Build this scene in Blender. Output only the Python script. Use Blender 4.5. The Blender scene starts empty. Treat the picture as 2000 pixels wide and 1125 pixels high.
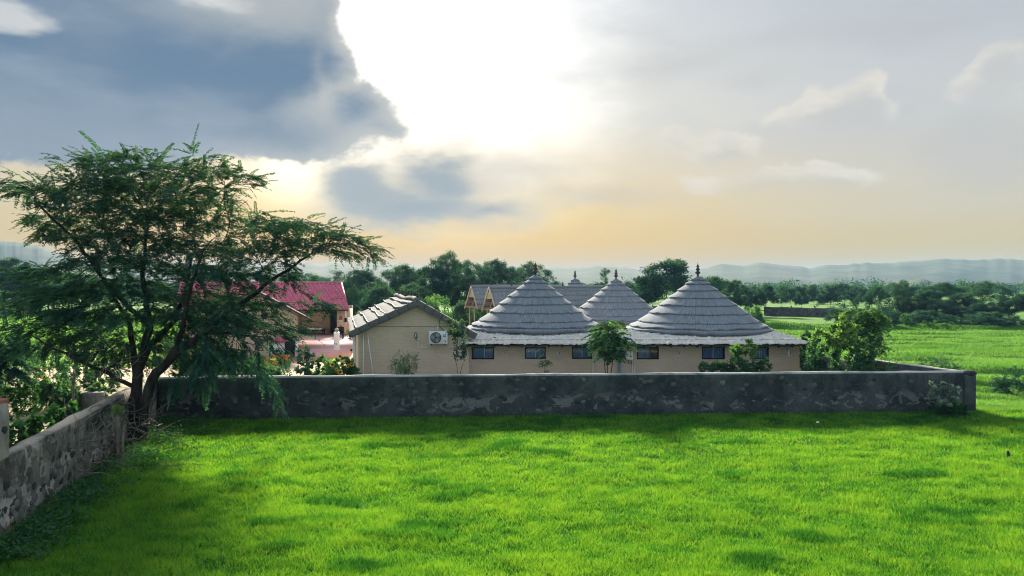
import bpy, bmesh, math, random
import numpy as np
from mathutils import Vector, Matrix

random.seed(7)
rng = np.random.default_rng(7)
PI = math.pi
R = math.radians
scene = bpy.context.scene
C = scene.collection

# ------------------------------------------------------------------ camera, light, sky, exposure
H, F, HZ = 5.2, 1444.0, 555.0          # eye height (m), focal length and horizon row of the 2000 px photograph
EXPOSURE = 2.0
SUN_AZ, SUN_EL = R(-8.0), R(23.0)      # the sun stands ahead, a little left, behind the broken cloud

cam_d = bpy.data.cameras.new('camera')
cam_d.sensor_width = 36.0
cam_d.lens = 36.0 * F / 2000.0
cam_d.clip_start = 0.1
cam_d.clip_end = 30000.0
cam = bpy.data.objects.new('camera', cam_d)
cam.location = (0, 0, H)
cam.rotation_euler = (R(90) - math.atan(7.5 / F), 0, 0)
C.objects.link(cam)
scene.camera = cam

scene.view_settings.view_transform = 'Standard'
scene.view_settings.look = 'None'
scene.view_settings.gamma = 1.0
scene.view_settings.use_curve_mapping = False
scene.view_settings.exposure = EXPOSURE
scene.render.engine = 'CYCLES'
scene.cycles.use_denoising = True
scene.cycles.max_bounces = 7
scene.cycles.transparent_max_bounces = 8
scene.cycles.volume_bounces = 0
scene.cycles.use_adaptive_sampling = True
scene.cycles.adaptive_threshold = 0.012
scene.cycles.pixel_filter_type = 'BLACKMAN_HARRIS'
scene.cycles.filter_width = 1.05
scene.cycles.denoising_prefilter = 'ACCURATE'
scene.cycles.sample_clamp_indirect = 6.0

sun_dir = Vector((math.sin(SUN_AZ) * math.cos(SUN_EL), math.cos(SUN_AZ) * math.cos(SUN_EL), math.sin(SUN_EL)))
sun_d = bpy.data.lights.new('sun', 'SUN')
sun_d.energy = 5.0
sun_d.angle = R(9.0)
sun_d.color = (1.0, 0.90, 0.72)
sun = bpy.data.objects.new('sun', sun_d)
sun.rotation_euler = (-sun_dir).to_track_quat('-Z', 'Y').to_euler()
sun.location = (-30, 150, 80)
C.objects.link(sun)


class NB:
    """small helper for writing node graphs as expressions"""
    def __init__(self, tree):
        self.t = tree
        self.n = tree.nodes
        self.l = tree.links

    def put(self, sock, v):
        if isinstance(v, bpy.types.NodeSocket):
            self.l.new(v, sock)
        elif v is not None:
            if hasattr(sock.default_value, '__len__') and not hasattr(v, '__len__'):
                v = (v,) * len(sock.default_value)
            elif hasattr(v, '__len__') and len(v) == 3 and len(sock.default_value) == 4:
                v = tuple(v) + (1.0,)
            sock.default_value = v

    def new(self, typ, **kw):
        nd = self.n.new(typ)
        for k, v in kw.items():
            setattr(nd, k, v)
        return nd

    def m(self, op, a, b=None, c=None, clamp=False):
        nd = self.new('ShaderNodeMath', operation=op, use_clamp=clamp)
        for i, v in enumerate((a, b, c)):
            if v is not None:
                self.put(nd.inputs[i], v)
        return nd.outputs[0]

    def v(self, op, a, b=None, scale=None):
        nd = self.new('ShaderNodeVectorMath', operation=op)
        self.put(nd.inputs[0], a)
        if b is not None:
            self.put(nd.inputs[1], b)
        if scale is not None:
            self.put(nd.inputs['Scale'], scale)
        return nd.outputs['Value'] if op in ('LENGTH', 'DOT_PRODUCT', 'DISTANCE') else nd.outputs[0]

    def xyz(self, x, y, z):
        nd = self.new('ShaderNodeCombineXYZ')
        for i, q in enumerate((x, y, z)):
            self.put(nd.inputs[i], q)
        return nd.outputs[0]

    def sep(self, a):
        nd = self.new('ShaderNodeSeparateXYZ')
        self.put(nd.inputs[0], a)
        return nd.outputs

    def mix(self, f, a, b, blend='MIX'):
        nd = self.new('ShaderNodeMix', data_type='RGBA', blend_type=blend)
        self.put(nd.inputs[0], f)
        self.put(nd.inputs[6], a)
        self.put(nd.inputs[7], b)
        return nd.outputs[2]

    def smooth(self, x, a, b, lo=0.0, hi=1.0):
        nd = self.new('ShaderNodeMapRange', interpolation_type='SMOOTHSTEP')
        for k, q in zip(('Value', 'From Min', 'From Max', 'To Min', 'To Max'), (x, a, b, lo, hi)):
            self.put(nd.inputs[k], q)
        return nd.outputs[0]

    def lin(self, x, a, b, lo=0.0, hi=1.0):
        nd = self.new('ShaderNodeMapRange')
        for k, q in zip(('Value', 'From Min', 'From Max', 'To Min', 'To Max'), (x, a, b, lo, hi)):
            self.put(nd.inputs[k], q)
        return nd.outputs[0]

    def noise(self, vec, scale, detail=4.0, rough=0.55, dist=0.0, color=False):
        nd = self.new('ShaderNodeTexNoise')
        self.put(nd.inputs['Vector'], vec)
        nd.inputs['Scale'].default_value = scale
        nd.inputs['Detail'].default_value = detail
        nd.inputs['Roughness'].default_value = rough
        nd.inputs['Distortion'].default_value = dist
        return nd.outputs['Color' if color else 'Fac']

    def ramp(self, f, stops, interp='LINEAR'):
        nd = self.new('ShaderNodeValToRGB')
        cr = nd.color_ramp
        cr.interpolation = interp
        while len(cr.elements) < len(stops):
            cr.elements.new(0.5)
        for el, (p, c) in zip(cr.elements, stops):
            el.position = p
            el.color = tuple(c) + ((1.0,) if len(c) == 3 else ())
        self.put(nd.inputs[0], f)
        return nd.outputs[0]


def s2l(r, g, b):
    f = lambda c: (c / 255 / 12.92) if c / 255 <= 0.04045 else ((c / 255 + 0.055) / 1.055) ** 2.4
    return (f(r), f(g), f(b))


# the evening sky: hazy veil, sun glow, one dark cumulus to the left of the sun, thinner cloud elsewhere
world = bpy.data.worlds.new('World')
scene.world = world
world.use_nodes = True
world.cycles.sampling_method = 'MANUAL'
world.cycles.sample_map_resolution = 256
wt = world.node_tree
wt.nodes.clear()
W = NB(wt)
tc = W.new('ShaderNodeTexCoord')
D = tc.outputs['Generated']
dx, dy, dz = W.sep(D)
az = W.m('MULTIPLY', W.m('ARCTAN2', dx, dy), 180 / PI)
el = W.m('MULTIPLY', W.m('ARCSINE', dz), 180 / PI)
skytex = W.new('ShaderNodeTexSky', sky_type='NISHITA', sun_disc=False)
skytex.sun_elevation = SUN_EL
skytex.sun_rotation = SUN_AZ
skytex.dust_density = 3.0
skytex.air_density = 1.0
K = 10.0 / 2 ** EXPOSURE                 # a colour as seen in the picture -> value before Background strength 0.1


def px_ae(px, py):
    a = math.atan((px - 1000) / F)
    return math.degrees(a), math.degrees(math.atan((HZ - py) / F * math.cos(a)))


sd = W.v('DOT_PRODUCT', D, tuple(sun_dir))
sdc = W.m('MAXIMUM', sd, 0.0)
# clear, hazy part: colour by elevation towards the sun and away from it
elc = W.m('DIVIDE', W.m('MAXIMUM', el, 0.0), 90.0)
veil_f = W.ramp(elc, [(0.0, (0.77, 0.42, 0.0)), (0.033, (0.77, 0.45, 0.03)), (0.06, (0.76, 0.52, 0.13)), (0.09, (0.74, 0.59, 0.34)),
                      (0.135, (0.66, 0.64, 0.57)), (0.22, s2l(202, 207, 210)), (0.45, s2l(212, 224, 236)), (1.0, s2l(214, 230, 246))])
veil_s = W.ramp(elc, [(0.0, (0.66, 0.44, 0.06)), (0.033, (0.64, 0.47, 0.14)), (0.06, (0.61, 0.54, 0.38)), (0.13, s2l(200, 201, 198)),
                      (0.22, s2l(186, 193, 200)), (0.45, s2l(206, 220, 236)), (1.0, s2l(214, 230, 246))])
veil_b = W.ramp(elc, [(0.0, s2l(214, 226, 236)), (0.15, s2l(217, 235, 251)), (0.5, s2l(217, 235, 251)), (1.0, s2l(214, 230, 246))])
azd = W.m('ABSOLUTE', W.m('SUBTRACT', az, math.degrees(SUN_AZ)))
fs = W.smooth(azd, 8.0, 42.0)
fb = W.smooth(azd, 45.0, 120.0)
veil = W.mix(fb, W.mix(fs, veil_f, veil_s), veil_b)
# soft cloud texture all over the sky, flattened towards the horizon
stretch = W.v('MULTIPLY', D, (1.0, 1.0, 3.0))
wob = W.noise(stretch, 3.0, 5.0, 0.55, color=True)
cl = W.noise(W.v('ADD', stretch, W.v('SCALE', W.v('SUBTRACT', wob, (0.5, 0.5, 0.5)), scale=0.35)), 3.6, 6.0, 0.55)
thin = W.smooth(cl, 0.42, 0.66)
hiel = W.smooth(el, 2.0, 10.0)
greyc = W.mix(W.smooth(el, 4.0, 14.0), s2l(216, 202, 176), s2l(186, 191, 196))
veil = W.mix(W.m('MULTIPLY', W.m('MULTIPLY', thin, hiel), 0.62), veil, greyc)
veil = W.v('SCALE', veil, scale=K)
nis = W.v('SCALE', skytex.outputs[0], scale=0.012)
base = W.v('ADD', veil, nis)
# glow of the hidden sun
fine = W.noise(stretch, 7.0, 6.0, 0.6)
gc = Vector((math.sin(R(px_ae(905, 110)[0])) * math.cos(R(px_ae(905, 110)[1])), math.cos(R(px_ae(905, 110)[0])) * math.cos(R(px_ae(905, 110)[1])), math.sin(R(px_ae(905, 110)[1]))))
gd = W.m('MULTIPLY', W.m('ARCCOSINE', W.m('MINIMUM', W.v('DOT_PRODUCT', D, tuple(gc)), 0.99999)), 180 / PI)
gd = W.m('ADD', gd, W.m('MULTIPLY', W.m('SUBTRACT', fine, 0.5), 9.0))
g1 = W.smooth(gd, 15.8, 0.0)
g2 = W.smooth(gd, 32.0, 4.0)
glow = W.v('ADD', W.v('SCALE', (1.0, 0.985, 0.93), scale=W.m('MULTIPLY', g1, 0.74 * K)), W.v('SCALE', (1.0, 0.93, 0.80), scale=W.m('MULTIPLY', g2, 0.04 * K)))
base = W.v('ADD', base, glow)
# the gap under the dark cloud where the light breaks through
a_, e_ = px_ae(610, 340)
gap = W.v('LENGTH', W.v('MULTIPLY', W.v('SUBTRACT', W.xyz(az, el, 0.0), (a_, e_, 0.0)), (1 / 8.0, 1 / 4.4, 0.0)))
base = W.v('ADD', base, W.v('SCALE', (1.0, 0.93, 0.74), scale=W.m('MULTIPLY', W.smooth(gap, 1.0, 0.1), 0.75 * K)))


def warp(amp, scale, detail, squash=2.0):
    v = W.v('MULTIPLY', D, (1.0, 1.0, squash))
    n = W.noise(v, scale, detail, 0.62, color=True)
    o = W.v('SCALE', W.v('SUBTRACT', n, (0.5, 0.5, 0.5)), scale=amp)
    return W.v('MULTIPLY', W.v('ADD', W.xyz(az, el, 0.0), o), (1.0, 1.0, 0.0))


def field(coord, ells, k=0.12):
    f = None
    for (px, py, rx, ry) in ells:
        a, e = px_ae(px, py)
        c = math.cos(R(a)) ** 2
        rx, ry = math.degrees(rx / F * c), math.degrees(ry / F * math.sqrt(c))
        d = W.v('LENGTH', W.v('MULTIPLY', W.v('SUBTRACT', coord, (a, e, 0.0)), (1 / rx, 1 / ry, 0.0)))
        g = W.m('MULTIPLY', W.m('SUBTRACT', 1.0, d), min(rx, ry))          # roughly degrees inside the outline
        f = g if f is None else W.m('SMOOTH_MAX', f, g, k * 8)
    return f


# thin grey cloud right of and below the sun
soft = warp(5.0, 6.0, 4.0, 2.6)
crisp = warp(4.4, 9.0, 6.0, 1.4)
f3 = field(soft, [(1000, 335, 170, 42), (900, 285, 60, 26), (1150, 385, 170, 30)])
base = W.mix(W.m('MULTIPLY', W.smooth(f3, -0.6, 1.6), 0.55), base, W.v('SCALE', s2l(196, 192, 182), scale=K))
# low flat cloud below the sun
f2 = field(soft, [(800, 400, 210, 52), (700, 372, 110, 58), (860, 350, 100, 55), (950, 415, 100, 34)])
c2 = W.mix(W.smooth(f2, 0.0, 1.8), s2l(208, 202, 186), s2l(158, 169, 176))
base = W.mix(W.m('MULTIPLY', W.smooth(f2, -0.7, 1.3), W.smooth(az, -21.0, -12.5, 0.45, 0.93)), base, W.v('SCALE', c2, scale=K))
# small sunlit cumulus to the right
cum = [(1650, 220, 110, 44), (1690, 180, 46, 32), (1570, 228, 80, 24), (1400, 290, 80, 26), (1440, 292, 56, 30),
       (1320, 268, 34, 20), (1500, 352, 180, 30), (1620, 348, 80, 28), (1950, 125, 70, 44), (1915, 178, 80, 34)]
f4 = field(crisp, cum)
f4up = field(W.v('ADD', crisp, (-0.35, 0.75, 0.0)), cum)      # what lies a little higher and nearer the sun
f5 = field(soft, [(985, 145, 60, 16), (1100, 150, 70, 18), (1460, 165, 70, 16), (1950, 300, 170, 70), (1300, 120, 160, 30), (1700, 60, 240, 40)])
lit4 = W.m('MULTIPLY', W.smooth(f4, -0.15, 0.2), W.smooth(f4up, 0.7, -0.2))
base = W.mix(W.m('MULTIPLY', W.smooth(f5, -0.8, 1.4), 0.42), base, W.v('SCALE', s2l(190, 191, 190), scale=K))
base = W.mix(W.m('MULTIPLY', W.smooth(f4, -0.2, 1.2), W.smooth(fine, 0.30, 0.66, 0.2, 0.7)), base, W.v('SCALE', s2l(203, 200, 194), scale=K))
base = W.mix(W.m('MULTIPLY', lit4, W.smooth(fine, 0.34, 0.58, 0.1, 0.75)), base, W.v('SCALE', s2l(236, 229, 214), scale=K))
# the dark cumulus
f1 = field(crisp, [(200, 130, 500, 185), (440, 30, 245, 250), (690, 228, 84, 58), (480, 255, 290, 66), (-250, 150, 520, 172), (250, -300, 440, 330), (640, 130, 60, 70), (735, 262, 60, 32)])
hole = field(soft, [(40, 40, 70, 30), (0, 30, 70, 30), (410, -8, 60, 12)])
f1 = W.m('SMOOTH_MIN', f1, W.m('ADD', W.m('MULTIPLY', hole, -0.6), 0.25), 0.9)
low = W.smooth(el, 15.0, 8.5)
inner = W.noise(stretch, 4.5, 7.0, 0.55)
c1 = W.mix(low, s2l(107, 131, 156), s2l(146, 158, 170))
c1 = W.mix(W.m('MULTIPLY', W.smooth(inner, 0.44, 0.70), 0.85), c1, s2l(146, 160, 176))
c1 = W.mix(W.m('MULTIPLY', W.smooth(fine, 0.50, 0.72), 0.35), c1, s2l(160, 172, 184))
rim = W.smooth(f1, 2.4, -0.2)
c1 = W.mix(W.m('MULTIPLY', rim, W.smooth(gd, 30.0, 6.0)), c1, s2l(205, 205, 198))
base = W.mix(W.smooth(f1, -0.15, 0.45), base, W.v('SCALE', c1, scale=K))
# below the horizon: the same haze
bgn = W.new('ShaderNodeBackground')
W.put(bgn.inputs['Color'], base)
bgn.inputs['Strength'].default_value = 0.1
wo = W.new('ShaderNodeOutputWorld')
wt.links.new(bgn.outputs[0], wo.inputs['Surface'])

# ------------------------------------------------------------------ helpers: meshes, things, materials
def P(px, py, Y):
    """point seen at pixel (px, py) of the photograph, Y metres ahead"""
    return np.array(((px - 1000) / F * Y, Y, H - (py - HZ) / F * Y))


def raw_mesh(name, verts, faces, tint=None, uv=None, smooth=False):
    """faces: list of integer arrays (M,k)"""
    verts = np.asarray(verts, dtype=np.float32).reshape(-1, 3)
    if not isinstance(faces, (list, tuple)):
        faces = [faces]
    me = bpy.data.meshes.new(name)
    me.vertices.add(len(verts))
    me.vertices.foreach_set('co', verts.ravel())
    loops = np.concatenate([f.ravel() for f in faces]).astype(np.int32)
    counts = np.concatenate([np.full(len(f), f.shape[1]) for f in faces]).astype(np.int32)
    starts = np.concatenate([[0], np.cumsum(counts)[:-1]]).astype(np.int32)
    me.loops.add(len(loops))
    me.loops.foreach_set('vertex_index', loops)
    me.polygons.add(len(counts))
    me.polygons.foreach_set('loop_start', starts)
    if smooth:
        me.polygons.foreach_set('use_smooth', np.ones(len(counts), dtype=bool))
    if tint is not None:
        a = me.attributes.new('tint', 'FLOAT', 'POINT')
        a.data.foreach_set('value', np.asarray(tint, dtype=np.float32))
    if uv is not None:
        l = me.uv_layers.new(name='UVMap')
        l.data.foreach_set('uv', np.asarray(uv, dtype=np.float32)[loops].ravel())
    me.update(calc_edges=True)
    return me


def link(name, me, mat=None, parent=None):
    o = bpy.data.objects.new(name, me)
    C.objects.link(o)
    if mat is not None and me is not None and not me.materials:
        me.materials.append(mat)
    if parent is not None:
        o.parent = parent
    return o


def tag(o, label, cat, group=None):
    o['label'] = label
    o['category'] = cat
    if group:
        o['group'] = group
    return o


def thing(name, label, cat, loc=(0, 0, 0), rz=0.0, group=None):
    o = bpy.data.objects.new(name, None)
    o.empty_display_size = 0.2
    o.location = tuple(float(q) for q in loc)
    o.rotation_euler = (0, 0, rz)
    C.objects.link(o)
    return tag(o, label, cat, group)


def dup(root, loc, rz=0.0, scale=(1, 1, 1), label=None, cat=None, group=None):
    def cp(o, par):
        c = o.copy()
        C.objects.link(c)
        c.parent = par
        for ch in list(o.children):
            cp(ch, c)
        return c
    r = cp(root, None)
    r.location = tuple(float(q) for q in loc)
    r.rotation_euler = (0, 0, rz)
    r.scale = scale
    if label:
        r['label'] = label
    if cat:
        r['category'] = cat
    if group:
        r['group'] = group
    return r


class MB:
    """collects simple solids into one mesh"""
    def __init__(self):
        self.v, self.f4, self.f3, self.n = [], [], [], 0

    def add(self, v, f4=None, f3=None):
        v = np.asarray(v, float)
        self.v.append(v)
        if f4 is not None and len(f4):
            self.f4.append(np.asarray(f4, int) + self.n)
        if f3 is not None and len(f3):
            self.f3.append(np.asarray(f3, int) + self.n)
        self.n += len(v)
        return self

    def box(self, x0, x1, y0, y1, z0, z1):
        v = [(x, y, z) for z in (z0, z1) for y in (y0, y1) for x in (x0, x1)]
        return self.add(v, [(0, 2, 3, 1), (4, 5, 7, 6), (0, 1, 5, 4), (2, 6, 7, 3), (0, 4, 6, 2), (1, 3, 7, 5)])

    def hexa(self, b, t):
        """b, t: four corners below and above, counter-clockwise seen from above"""
        return self.add(list(b) + list(t), [(3, 2, 1, 0), (4, 5, 6, 7), (0, 1, 5, 4), (1, 2, 6, 5), (2, 3, 7, 6), (3, 0, 4, 7)])

    def tube(self, pts, rad, sides=6, cap=True):
        pts = np.asarray(pts, float)
        n = len(pts)
        rad = np.full(n, rad) if np.isscalar(rad) else np.asarray(rad, float)
        d = np.gradient(pts, axis=0)
        d /= np.linalg.norm(d, axis=1)[:, None] + 1e-9
        ref = np.array((0.31, 0.87, 0.12)) if abs(d[:, 1]).mean() < 0.8 else np.array((0.9, 0.1, 0.3))
        u = np.cross(d, ref)
        u /= np.linalg.norm(u, axis=1)[:, None] + 1e-9
        w = np.cross(d, u)
        a = np.arange(sides) * 2 * PI / sides
        ring = pts[:, None] + rad[:, None, None] * (np.cos(a)[None, :, None] * u[:, None] + np.sin(a)[None, :, None] * w[:, None])
        v = ring.reshape(-1, 3)
        i = np.arange(n - 1)[:, None] * sides
        j = np.arange(sides)[None, :]
        jn = (j + 1) % sides
        f = np.stack([i + j, i + jn, i + sides + jn, i + sides + j], -1).reshape(-1, 4)
        f3 = []
        if cap:
            v = np.vstack([v, pts[:1], pts[-1:]])
            c0, c1 = n * sides, n * sides + 1
            f3 = [(c0, (k + 1) % sides, k) for k in range(sides)] + [(c1, (n - 1) * sides + k, (n - 1) * sides + (k + 1) % sides) for k in range(sides)]
        return self.add(v, f, f3)

    def lathe(self, prof, c=(0, 0, 0), sides=12):
        """prof: (radius, z) from bottom to top"""
        a = np.arange(sides) * 2 * PI / sides
        v = np.array([(c[0] + r * math.cos(t), c[1] + r * math.sin(t), c[2] + z) for r, z in prof for t in a])
        n = len(prof)
        i = np.arange(n - 1)[:, None] * sides
        j = np.arange(sides)[None, :]
        jn = (j + 1) % sides
        f = np.stack([i + j, i + jn, i + sides + jn, i + sides + j], -1).reshape(-1, 4)
        return self.add(v, f)

    def mesh(self, name, smooth=False):
        fs = []
        if self.f4:
            fs.append(np.vstack(self.f4))
        if self.f3:
            fs.append(np.vstack(self.f3))
        return raw_mesh(name, np.vstack(self.v), fs, smooth=smooth)

    def build(self, name, mat, parent=None, smooth=False, bevel=0.0):
        o = link(name, self.mesh(name, smooth), mat, parent)
        if bevel:
            md = o.modifiers.new('bevel', 'BEVEL')
            md.width = bevel
            md.segments = 2
            md.limit_method = 'ANGLE'
        return o


def hash2(ix, iy, seed):
    h = (ix.astype(np.int64) * 374761393 + iy.astype(np.int64) * 668265263 + seed * 1442695041) & 0xFFFFFFFF
    h = ((h ^ (h >> 13)) * 1274126177) & 0xFFFFFFFF
    return ((h ^ (h >> 16)) & 0xFFFF) / 65535.0


def vnoise(x, y, seed=0):
    x, y = np.asarray(x, float), np.asarray(y, float)
    ix, iy = np.floor(x), np.floor(y)
    fx, fy = x - ix, y - iy
    fx, fy = fx * fx * (3 - 2 * fx), fy * fy * (3 - 2 * fy)
    a, b = hash2(ix, iy, seed), hash2(ix + 1, iy, seed)
    c, d = hash2(ix, iy + 1, seed), hash2(ix + 1, iy + 1, seed)
    return (a + (b - a) * fx) * (1 - fy) + (c + (d - c) * fx) * fy


def fbm(x, y, seed=0, oct=4):
    s, amp, t = 0.0, 0.5, 0.0
    for k in range(oct):
        s = s + amp * vnoise(np.asarray(x) * 2 ** k, np.asarray(y) * 2 ** k, seed + k * 17)
        t += amp
        amp *= 0.5
    return s / t


def sstep(x, a, b):
    t = np.clip((np.asarray(x, float) - a) / (b - a), 0, 1)
    return t * t * (3 - 2 * t)


# ---- materials
MATS = {}


def pmat(name, cols, scale=3.0, rough=0.85, bump=0.0, bscale=20.0, stretch=(1, 1, 1), detail=5.0, spec=0.08, coord='Object', lo=0.3, hi=0.7, metal=0.0, bdist=0.02):
    m = bpy.data.materials.new(name)
    m.use_nodes = True
    t = m.node_tree
    N = NB(t)
    b = t.nodes['Principled BSDF']
    c = N.new('ShaderNodeTexCoord').outputs[coord]
    c = N.v('MULTIPLY', c, stretch)
    n = N.noise(c, scale, detail, 0.6)
    n = N.lin(n, lo, hi)
    k = len(cols)
    N.put(b.inputs['Base Color'], N.ramp(n, [(i / max(1, k - 1), cc) for i, cc in enumerate(cols)]) if k > 1 else cols[0])
    b.inputs['Roughness'].default_value = rough
    b.inputs['Specular IOR Level'].default_value = spec
    b.inputs['Metallic'].default_value = metal
    if bump:
        bn = N.new('ShaderNodeBump')
        bn.inputs['Strength'].default_value = bump
        bn.inputs['Distance'].default_value = bdist
        N.put(bn.inputs['Height'], N.noise(c, bscale, 6.0, 0.65))
        t.links.new(bn.outputs[0], b.inputs['Normal'])
    MATS[name] = m
    return m


def leafmat(name, cols, trans=0.45, rough=0.5, tcol=None, spec=0.25):
    """leaves: colour by the per-leaf tint, light passes through them"""
    m = bpy.data.materials.new(name)
    m.use_nodes = True
    t = m.node_tree
    N = NB(t)
    t.nodes.remove(t.nodes['Principled BSDF'])
    b = N.new('ShaderNodeBsdfDiffuse')
    a = N.new('ShaderNodeAttribute', attribute_name='tint').outputs['Fac']
    oi = N.new('ShaderNodeObjectInfo').outputs['Random']
    a = N.m('ADD', a, N.m('MULTIPLY', N.m('SUBTRACT', oi, 0.5), 0.25))
    col = N.ramp(a, [(i / (len(cols) - 1), c) for i, c in enumerate(cols)])
    N.put(b.inputs['Color'], col)
    tr = N.new('ShaderNodeBsdfTranslucent')
    N.put(tr.inputs['Color'], N.mix(1.0, col, tcol or (1.25, 1.25, 0.55), 'MULTIPLY'))
    mx = N.new('ShaderNodeMixShader')
    mx.inputs[0].default_value = trans
    t.links.new(b.outputs[0], mx.inputs[1])
    t.links.new(tr.outputs[0], mx.inputs[2])
    t.links.new(mx.outputs[0], t.nodes['Material Output'].inputs['Surface'])
    MATS[name] = m
    return m


def thatch_mat(name, dark, mid, light, su=26.0, sv=1.3):
    """reed thatch: streaks that run down the slope (uv in metres: u along the eave, v down the slope)"""
    m = bpy.data.materials.new(name)
    m.use_nodes = True
    t = m.node_tree
    N = NB(t)
    b = t.nodes['Principled BSDF']
    uv = N.new('ShaderNodeTexCoord').outputs['UV']
    s1 = N.noise(N.v('MULTIPLY', uv, (su, sv, 1)), 1.0, 5.0, 0.65)
    s2 = N.noise(N.v('MULTIPLY', uv, (1.3, 0.9, 1)), 1.0, 4.0, 0.6)
    f = N.m('ADD', N.m('MULTIPLY', N.lin(s1, 0.28, 0.72), 0.7), N.m('MULTIPLY', s2, 0.3))
    N.put(b.inputs['Base Color'], N.ramp(f, [(0.1, dark), (0.5, mid), (0.95, light)]))
    b.inputs['Roughness'].default_value = 0.95
    b.inputs['Specular IOR Level'].default_value = 0.06
    bn = N.new('ShaderNodeBump')
    bn.inputs['Strength'].default_value = 0.8
    bn.inputs['Distance'].default_value = 0.025
    N.put(bn.inputs['Height'], s1)
    t.links.new(bn.outputs[0], b.inputs['Normal'])
    MATS[name] = m
    return m


# ------------------------------------------------------------------ foliage tools
def bake(temps, pos, basis, scale, tint=None, jitter=0.12):
    """copies of small leaf templates baked into one mesh; temps: list of (verts, faces)"""
    n = len(pos)
    pick = rng.integers(0, len(temps), n)
    V, Fc, T, off = [], [], [], 0
    scale = np.broadcast_to(np.asarray(scale, float).reshape(-1, 1) if np.ndim(scale) == 1 else np.asarray(scale, float), (n, 3)) if np.ndim(scale) else np.full((n, 3), float(scale))
    if tint is None:
        tint = rng.random(n)
    for k, (tv, tf) in enumerate(temps):
        s = np.nonzero(pick == k)[0]
        if not len(s):
            continue
        local = tv[None] * scale[s][:, None, :]
        v = np.einsum('nij,nvj->nvi', basis[s], local) + pos[s][:, None]
        f = tf[None] + (np.arange(len(s)) * len(tv))[:, None, None] + off
        per = np.repeat(rng.normal(0, jitter, (len(s), len(tv) // 2 + 1)), 2, axis=1)[:, :len(tv)]
        V.append(v.reshape(-1, 3))
        Fc.append(f.reshape(-1, tf.shape[1]))
        T.append(np.clip(tint[s][:, None] + per, 0, 1).ravel())
        off += len(s) * len(tv)
    return np.vstack(V), np.vstack(Fc), np.concatenate(T)


def basis_from(d, roll=None, up=(0, 0, 1)):
    """columns: x along d, z as near up as it can be, turned by roll about d"""
    d = np.asarray(d, float)
    d = d / (np.linalg.norm(d, axis=1)[:, None] + 1e-9)
    u = np.broadcast_to(np.asarray(up, float), d.shape) + 1e-3
    y = np.cross(u, d)
    y /= np.linalg.norm(y, axis=1)[:, None] + 1e-9
    z = np.cross(d, y)
    if roll is not None:
        c, s = np.cos(roll)[:, None], np.sin(roll)[:, None]
        y, z = y * c + z * s, z * c - y * s
    return np.stack([d, y, z], axis=2)


def unit(n):
    v = rng.normal(size=(n, 3))
    return v / np.linalg.norm(v, axis=1)[:, None]


def t_leaf(w=0.5, fold=0.08):
    """one pointed leaf along x, two quads folded at the midrib"""
    v = np.array([(0, 0, 0), (0.35, w / 2, fold), (1, 0, -0.05), (0.35, -w / 2, fold), (0.45, 0, 0)])
    return v, np.array([(0, 4, 2, 1), (0, 3, 2, 4)])


def t_spray(n=13, droop=0.3, ll=0.17, lw=0.055, seed=0, bi=False):
    """feathery leaf spray along x: leaflets in pairs on a drooping stalk"""
    r = np.random.default_rng(seed)
    V, Fq = [], []
    def quad(a, b, c, d):
        k = len(V)
        V.extend([a, b, c, d])
        Fq.append((k, k + 1, k + 2, k + 3))
    pt = lambda t: np.array((t, 0.05 * math.sin(3 * t + seed), -droop * t * t))
    for i in range(3):
        a, b = pt(i / 3), pt((i + 1) / 3)
        quad(a + (0, .006, 0), a - (0, .006, 0), b - (0, .004, 0), b + (0, .004, 0))
    for i in range(n):
        t = 0.08 + 0.92 * (i + r.random() * 0.6) / n
        for s in (-1, 1):
            if r.random() < 0.08:
                continue
            p = pt(t)
            L = ll * (1.1 - 0.5 * t) * r.uniform(0.75, 1.25)
            an = r.uniform(0.75, 1.2)
            d = np.array((math.cos(an), s * math.sin(an), -r.uniform(0.0, 0.6)))
            sd_ = np.array((-d[1], d[0], r.uniform(-.5, .5)))
            w = lw * r.uniform(0.7, 1.3)
            quad(p, p + d * L * 0.5 + sd_ * w, p + d * L, p + d * L * 0.5 - sd_ * w)
    return np.array(V), np.array(Fq)


def t_cluster(n=14, seed=0, flat=0.7, ls=0.42, lw=0.5):
    """a twig end: n leaves scattered in a unit ball"""
    r = np.random.default_rng(seed)
    V, Fq = [], []
    for i in range(n):
        p = r.normal(size=3)
        p = p / np.linalg.norm(p) * r.random() ** 0.4 * np.array((1, 1, flat))
        d = r.normal(size=3) + p * 1.0
        d /= np.linalg.norm(d)
        s = np.cross(d, r.normal(size=3) * 0.6 + np.array((0, 0, 1)))
        s /= np.linalg.norm(s) + 1e-9
        L = ls * r.uniform(0.6, 1.3)
        k = len(V)
        V.extend([p, p + d * L * .5 + s * L * lw * .5, p + d * L, p + d * L * .5 - s * L * lw * .5])
        Fq.append((k, k + 1, k + 2, k + 3))
    return np.array(V), np.array(Fq)


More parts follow.
